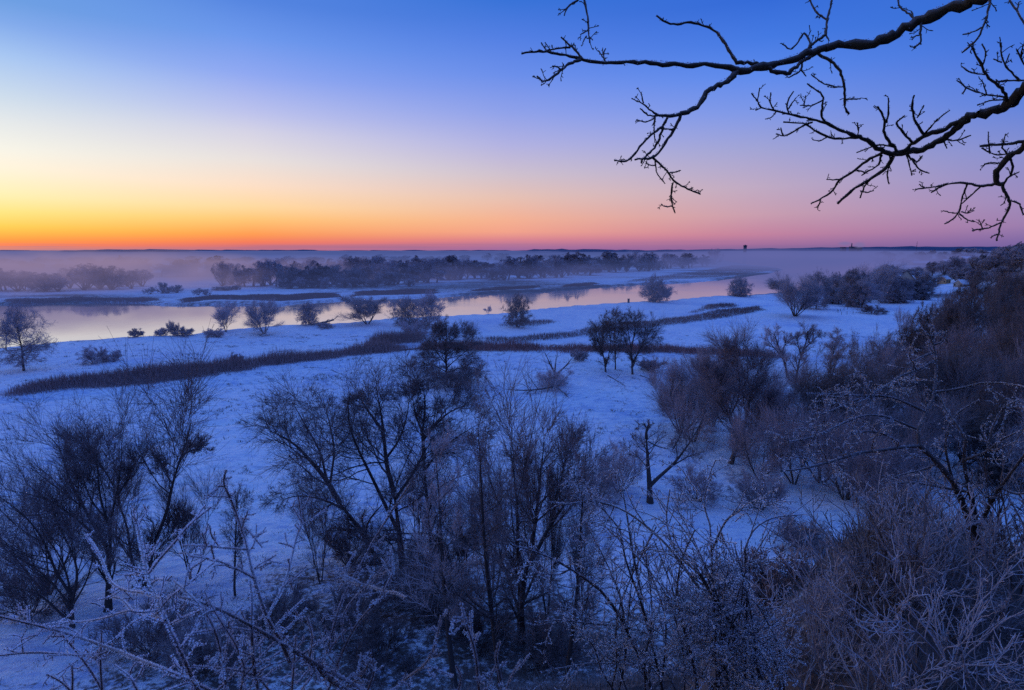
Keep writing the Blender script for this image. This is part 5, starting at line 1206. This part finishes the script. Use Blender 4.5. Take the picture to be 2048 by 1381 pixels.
S1 = [(9, 8, [(1000, 1400), (960, 1381), (850, 1325), (700, 1265), (550, 1205)]), (8, 4, [(550, 1205), (400, 1150), (260, 1105), (130, 1075), (-20, 1038)]), (4, 3, [(132, 1070), (128, 990)]), (11, 8, [(920, 1400), (890, 1340), (840, 1230), (790, 1120), (735, 1000)]), (8, 6, [(735, 1000), (690, 880), (665, 800), (650, 720), (632, 620)]),
 (6, 4, [(680, 850), (740, 770), (810, 695), (850, 640), (900, 595), (970, 540)]), (3.5, 3, [(830, 690), (828, 645)]), (3, 2.5, [(668, 847), (610, 845)]), (5, 4, [(740, 960), (650, 930), (600, 930), (540, 910), (500, 880), (480, 810), (450, 740), (395, 665)]), (6, 3, [(760, 1060), (680, 1030), (600, 1010), (500, 1045), (380, 1070), (265, 1070)]), (5, 3, [(600, 1010), (560, 960), (500, 950)]), (5, 3, [(500, 1200), (430, 1230), (300, 1215), (150, 1205), (0, 1222)]), (4, 3, [(380, 1140), (300, 1080), (200, 1105), (60, 1195)]),
 (6, 4, [(480, 1400), (430, 1310), (350, 1200), (270, 1110)]), (6, 4, [(640, 1400), (600, 1320), (525, 1265)]), (5, 3, [(330, 1400), (335, 1330), (330, 1265)]), (5, 3, [(330, 1390), (280, 1340), (215, 1308)]), (5, 3, [(470, 1390), (460, 1260), (468, 1110)]), (5, 3, [(700, 1060), (780, 950), (860, 900), (940, 830), (1000, 780)]), (4, 3, [(780, 1080), (860, 1040), (930, 1010)]), (4, 3, [(690, 900), (720, 870), (745, 875)])]
fg_shrub('frosted_shrub', 'frosted thorny shrub with long bare sprigs at the lower left corner', S1, z4, dl, 2.297, (.05, 1.7), 301, LVN, 1300, .0052)
S2 = [(9, 7, [(1190, 1400), (1170, 1300), (1160, 1200), (1155, 1090)]), (7, 5, [(1155, 1090), (1160, 980), (1150, 880)]), (10, 7, [(1330, 1250), (1290, 1150), (1240, 1080), (1190, 950), (1150, 800)]), (6, 4, [(1150, 800), (1130, 700), (1090, 580), (1055, 490), (1020, 420), (1040, 370)]), (3, 2.5, [(1028, 445), (990, 442)]), (3, 2.5, [(1060, 497), (1083, 465)]), (4, 3, [(1138, 735), (1070, 730), (1000, 725), (900, 715), (835, 718)]), (4.5, 3, [(1175, 870), (1080, 820), (990, 780), (870, 765)]), (3, 2.5, [(1160, 825), (1210, 812), (1245, 797)]), (3, 2, [(1110, 640), (1128, 630)]),
 (5, 4, [(1225, 1050), (1290, 930), (1330, 830), (1355, 700), (1385, 610)]), (4, 3, [(1385, 610), (1380, 550), (1370, 490)]), (3, 2, [(1380, 625), (1403, 615)]), (7, 4, [(980, 1400), (1100, 1290), (1200, 1160), (1300, 1050), (1400, 960)]), (6, 4, [(1110, 1330), (1150, 1280), (1300, 1120), (1410, 1005)]), (14, 9, [(1700, 1400), (1600, 1340), (1450, 1260), (1300, 1170), (1180, 1100)]), (9, 6, [(1180, 1100), (1050, 1030), (920, 970), (770, 945)]), (16, 12, [(1640, 1410), (1500, 1320), (1400, 1230), (1330, 1180)]),
 (6, 4, [(1040, 1400), (1030, 1280), (1000, 1140), (960, 1030), (880, 950), (800, 880)]), (5, 3, [(1100, 1400), (1130, 1290), (1080, 1160), (1000, 1050), (940, 930)]), (5, 3, [(1340, 1395), (1350, 1270), (1360, 1130)]), (5, 3, [(1380, 1390), (1500, 1210), (1590, 1100)]), (5, 3, [(1420, 1240), (1440, 1140), (1410, 1040)]), (5, 3, [(1250, 1400), (1180, 1310), (1040, 1280), (870, 1270)]), (4, 3, [(1240, 1130), (1160, 1110), (1050, 1090), (885, 1120)])]
fg_shrub('frosted_shrub', 'taller frosted shrub right of the corner one with a single high sprig', S2, z4, dl, 2.297, (.2, 2.0), 302, LVN, 1300, .0052)
S3 = [(6, 4, [(-60, 1400), (0, 1230), (60, 1100), (120, 1020), (200, 950), (240, 850)]), (4, 3, [(240, 850), (250, 800), (230, 720)]), (6, 4, [(-90, 1300), (-30, 1100), (0, 980), (50, 880), (100, 800), (150, 700)]), (4, 2.5, [(150, 700), (200, 620), (250, 540), (325, 430)]), (4, 3, [(20, 1160), (0, 1050), (60, 960), (150, 880), (230, 770)]), (4, 3, [(215, 930), (130, 900), (30, 885), (-20, 840)]), (3, 2.5, [(45, 905), (20, 835), (65, 755)]), (3, 2.5, [(150, 860), (200, 845), (245, 825)]), (3, 2.5, [(205, 930), (250, 930), (300, 955)]), (4, 3, [(-30, 1400), (90, 1330), (150, 1230), (140, 1195)]), (5, 3, [(220, 1400), (300, 1330), (400, 1260), (440, 1180), (465, 1040)]), (3, 2.5, [(420, 1230), (465, 1215)]), (6, 4, [(640, 1400), (625, 1220), (600, 1130), (580, 1080), (555, 975)]), (7, 4, [(750, 1400), (730, 1290), (710, 1220), (735, 1150)]), (4, 3, [(760, 1390), (790, 1310), (830, 1245)]), (4, 3, [(540, 1400), (560, 1320), (535, 1270)]), (4, 3, [(670, 1390), (700, 1300), (720, 1260)]), (5, 3, [(120, 1400), (160, 1300), (150, 1240)])]
fg_shrub('frosted_shrub', 'thin frosted sprigs at the bottom edge left of centre', S3, z5, dl, 2.297, (-.4, 1.9), 303, LVN, 1300, .0052)

# hawthorn at the right
def dh(px, py): return 8.1 + .6 * math.sin(px * .010 + 2) + .35 * math.sin(py * .012)
HW = [(15, 12, [(1968, 1215), (1962, 1130), (1955, 1080), (1935, 1030)]), (11, 8, [(1935, 1030), (1905, 960), (1870, 920), (1838, 890)]), (6, 4, [(1838, 890), (1835, 860), (1850, 830), (1865, 800)]), (4, 2, [(1865, 800), (1872, 760), (1872, 720), (1868, 690), (1858, 670), (1843, 660)]),
 (6, 2.5, [(1842, 892), (1800, 895), (1750, 903), (1720, 905), (1680, 918), (1640, 930), (1600, 940), (1562, 942)]), (4, 2, [(1832, 858), (1800, 845), (1770, 832), (1730, 830), (1690, 845), (1650, 865), (1610, 880), (1578, 884)]), (4, 2, [(1852, 825), (1800, 800), (1760, 790), (1710, 800), (1680, 815), (1638, 832)]), (3, 1.8, [(1765, 792), (1700, 792), (1660, 788), (1612, 788)]), (4, 2, [(1868, 722), (1840, 740), (1800, 752), (1770, 775), (1740, 790)]), (3, 1.8, [(1870, 705), (1840, 715), (1815, 730)]), (3, 1.8, [(1868, 690), (1885, 685), (1890, 675)]),
 (4, 2, [(1868, 785), (1920, 778), (1960, 766), (2010, 766), (2050, 775)]), (8, 5, [(1955, 1080), (1945, 1000), (1925, 925), (1932, 880)]), (5, 2, [(1932, 880), (1915, 850), (1890, 820), (1880, 790)]), (5, 2, [(1930, 920), (1975, 905), (2000, 880), (2050, 858)]), (7, 3, [(1958, 1055), (1990, 990), (2020, 950), (2060, 895)]), (5, 2, [(1940, 985), (1880, 975), (1830, 965), (1780, 968)]), (4, 2, [(1880, 925), (1850, 940), (1800, 950), (1760, 970)]), (5, 2, [(1945, 1060), (1890, 1055), (1830, 1040), (1780, 1035)]), (4, 2, [(1905, 960), (1890, 900), (1895, 850), (1920, 820), (1960, 800)]), (4, 2, [(1975, 905), (1985, 850), (2010, 810), (2040, 800)]), (4, 2, [(2000, 975), (2030, 990), (2060, 985)]), (4, 2, [(1800, 895), (1780, 870), (1740, 862), (1700, 868)])]
LVH = [dict(d=3.8, t=(.12, 1), a=(50, 15), Labs=(.2, .75), K=7, w=.2, up=.03, r=(.6, .4), rmax=.010, rmin=.0035), dict(d=11, t=(.08, 1), a=(54, 15), Labs=(.05, .26), K=5, w=.22, up=.02, r=(.7, .6), rmax=.0065, rmin=.0034), dict(d=17, t=(.1, 1), a=(54, 16), Labs=(.025, .075), K=4, w=.22, up=.02, r=(.8, .8), rmax=.005, rmin=.0032)]
fg_shrub('hawthorn_tree', 'rime covered hawthorn with spreading thorny limbs at the right', HW, zh, dh, 1, at(1968, 1215, dh(1968, 1215))[:2], 304, LVH, 190, .012, cat='tree', rk=.62, bark_='hawbark')

# thorn bush in the lower centre
def db(px, py): return 5.2 + .6 * math.sin(px * .011 + 1) + .4 * math.sin(py * .01)
CB = [(9, 6, [(1310, 1400), (1290, 1340), (1270, 1300), (1240, 1230), (1200, 1180)]), (6, 2.5, [(1200, 1180), (1160, 1150), (1110, 1120), (1060, 1100), (1028, 1092)]), (5, 2.5, [(1300, 1270), (1250, 1252), (1180, 1248), (1120, 1240), (1070, 1245)]), (7, 3, [(1330, 1400), (1300, 1270), (1275, 1180), (1250, 1130), (1240, 1060)]), (4, 2, [(1240, 1060), (1200, 1010), (1140, 992)]), (5, 2.5, [(1285, 1200), (1262, 1090), (1250, 1000), (1235, 940)]), (6, 2.5, [(1400, 1180), (1340, 1095), (1290, 1050), (1250, 1020), (1190, 1000), (1130, 1010)]), (9, 6, [(1540, 1400), (1500, 1300), (1450, 1230), (1400, 1150)]), (5, 2.5, [(1400, 1150), (1348, 1105), (1330, 1040), (1340, 980)]), (6, 3, [(1490, 1400), (1490, 1300), (1495, 1200), (1490, 1100)]), (4, 2, [(1490, 1100), (1500, 1060), (1545, 1035), (1605, 1030)]), (6, 3, [(1435, 1400), (1430, 1260), (1425, 1130), (1420, 1050)]), (4, 2, [(1420, 1050), (1400, 990), (1372, 955)]), (5, 2, [(1425, 1100), (1450, 1040), (1490, 1010), (1530, 1020)]), (5, 2.5, [(1400, 1400), (1380, 1290), (1350, 1200), (1360, 1120), (1390, 1060)]), (5, 2, [(1360, 1400), (1330, 1330), (1270, 1330), (1180, 1325), (1080, 1345)]), (5, 2, [(1450, 1230), (1390, 1210), (1330, 1215)]), (5, 2, [(1570, 1400), (1560, 1290), (1510, 1200), (1480, 1170)]), (5, 2, [(1240, 1400), (1200, 1340), (1190, 1290), (1150, 1260)])]
LVB = [dict(d=7, t=(.08, 1), a=(48, 15), Labs=(.2, .75), K=7, w=.17, up=.03, r=(.6, .4), rmax=.007, rmin=.003), dict(d=9, t=(.08, 1), a=(52, 15), Labs=(.05, .26), K=5, w=.2, up=.02, r=(.7, .6), rmax=.0048, rmin=.0026), dict(d=16, t=(.1, 1), a=(52, 16), Labs=(.015, .055), K=4, w=.22, up=.02, r=(.8, .8), rmax=.0036, rmin=.0023)]
rcb = np.random.default_rng(99)
for _ in range(24):
    x0 = rcb.uniform(1215, 1610); dx = rcb.uniform(-200, 110); y1 = rcb.uniform(985, 1270); bend = rcb.uniform(-45, 45)
    t_ = np.linspace(0, 1, 5)
    CB.append((4.5, 2, [(x0 + dx * t * t + bend * math.sin(3.1 * t) + rcb.normal(0, 6), 1400 + (y1 - 1400) * t) for t in t_]))
fg_shrub('thorn_bush', 'large frosted thorn bush spreading over the lower centre', CB, zh, db, 1, at(1380, 1440, 4.9)[:2], 305, LVB, 260, .0085, cat='bush', rk=.5, bark_='hawbark')

# frosted thicket on the near bank at the lower right
def thicket(px, py, hpx, label, seed, rime='rime_dim', stems=10, name='frosted_bush', spread=36):
    rng = np.random.default_rng(seed); b = hit(px, py); D = np.linalg.norm(b - np.array([0, 0, CAMH])); k = D / 9; H = hpx / F * D
    az = rng.uniform(0, 6.28, stems); el = np.radians(np.abs(rng.normal(spread * .7, spread * .5, stems)))
    Dv = np.stack([np.sin(el) * np.cos(az), np.sin(el) * np.sin(az), np.cos(el)], 1)
    P, Rr = grow(rng, np.stack([np.cos(az), np.sin(az), -1.5 + 0 * az], 1) * .06 * k, Dv, H * rng.uniform(.6, 1., stems), np.full(stems, .011 * k), np.full(stems, .004 * k), 9, .12, .03)
    gs, gf = Geo(), Geo(); gs.tube(P, Rr, 6); crystals(rng, gf, P, Rr, 60 / k, .008 * k)
    for d, L, Kk, w, up, a, rm, r_ in ((4.5, (.16 * H, .5 * H), 6, .12, .06, 38, .0065, .0042), (6.5, (.06 * H, .22 * H), 4, .12, .05, 40, .0055, .0038), (4, (.03 * H, .09 * H), 3, .12, .03, 44, .005, .0034)):
        P, Rr = spawn(rng, P, Rr, d=d / k, t=(.15, 1), a=(a, 15), Labs=L, K=Kk, w=w, up=up, r=(.65, .6), rmax=rm * k); Rr = np.maximum(Rr, r_ * k); gs.tube(P, Rr, 4); crystals(rng, gf, P, Rr, 60 / k, .008 * k)
    e = empty(name, b, label, 'bush', 'frosted bushes on the near bank')
    gs.make('stem', M['rimetwig' if rime == 'rime' or seed % 2 == 0 else 'fgtwig'], e); gf.make('frost', M[rime], e)
    print('thicket', px, py, 'dist', round(float(D), 1), 'H', round(float(H), 2))
for i, (px, py, hp, lab, rime) in enumerate([
    (1625, 1385, 170, 'whitest rime coated bush at the bottom edge right of centre', 'rime'), (1555, 1370, 130, 'grey frosted bush left of the whitest bush', 'rime_dim'), (1690, 1300, 190, 'frosted bush just above the whitest bush', 'rime_dim'),
    (1775, 1250, 230, 'dense grey bush in the middle of the lower right thicket', 'rime_dim'), (1850, 1210, 200, 'grey bush left of the hawthorn trunk', 'rime_dim'), (1900, 1320, 190, 'pale twiggy bush below the hawthorn trunk', 'rime'),
    (1995, 1260, 200, 'frosted bush right of the hawthorn trunk base', 'rime_dim'), (2040, 1180, 210, 'tall grey bush at the right edge under the hawthorn', 'rime_dim'), (1800, 1375, 150, 'low frosted bush at the bottom right', 'rime_dim'),
    (1720, 1210, 180, 'grey bush on the rim of the bank above the thicket', 'rime_dim'), (1960, 1390, 120, 'dark twiggy scrub at the lower right corner', 'rime_dim'), (2045, 1110, 220, 'frosted brush beside the hawthorn crown at the right edge', 'rime_dim'), (1800, 1150, 190, 'white tipped brush behind the hawthorn trunk', 'rime'),
    (1500, 1390, 150, 'frosted bush at the bottom edge right of the thorn bush', 'rime_dim'), (1590, 1310, 160, 'grey bush on the left rim of the bank', 'rime_dim'), (1640, 1250, 150, 'pale bush on the left rim of the bank beside the snow patch', 'rime'), (1690, 1210, 150, 'grey bush at the corner of the bank above the snow patch', 'rime_dim'), (1660, 1350, 150, 'frosted bush tucked behind the whitest bush', 'rime'), (1735, 1390, 130, 'low grey bush at the bottom edge beside the flower stalks', 'rime_dim'), (1765, 1170, 160, 'grey bush left of the white tipped brush', 'rime_dim'), (1920, 1180, 160, 'grey bush hiding the foot of the hawthorn', 'rime_dim')]):
    thicket(px, py, hp, lab, 400 + i, rime=rime, stems=13 if rime == 'rime' else 10)
# frosted dead flower stalks
def stalk(px, py, H, label, seed):
    rng = np.random.default_rng(seed); b = hit(px, py); k_ = np.linalg.norm(b - np.array([0, 0, CAMH])) / 9; H = H * k_; e = empty('flower_stalk', b, label, 'plant', 'dead flower stalks on the near bank')
    g, gf = Geo(), Geo(); gh = g
    P, Rr = grow(rng, np.array([[0, 0, -.05]]), np.array([[.1, 0, 1.]]), np.array([H]), np.array([.005]), np.array([.003]), 9, .06, .03); g.tube(P, Rr, 5)
    P1, R1 = spawn(rng, P, Rr, n=14, t=(.72, 1), a=(38, 8), Labs=(.06, .14), K=4, w=.06, up=.12, r=(.7, .7)); g.tube(P1, R1, 4)
    P2, R2 = spawn(rng, P1, R1, n=8, t=(.8, 1), a=(40, 14), Labs=(.015, .04), K=3, w=.1, up=.15, r=(.8, 1.6)); gh.tube(P2, np.maximum(R2, .0035), 4)
    for q, r_ in ((P, Rr), (P1, R1), (P2, R2)): crystals(rng, gf, q, r_, 150, .012)
    g.make('stalk', M['rimetwig'], e); gf.make('frost', M['rime'], e)
for i, (px, py, H, lab) in enumerate([(1720, 1380, 1.0, 'frosted dead flower stalk with a flat head at the bottom edge'), (1745, 1330, 1.0, 'dead flower stalk rising among the grey bushes'), (1955, 1310, .8, 'pale dead flower stalk near the lower right corner'), (1860, 1375, .8, 'short frosted flower stalk at the bottom right')]):
    stalk(px, py, H, lab, 450 + i)
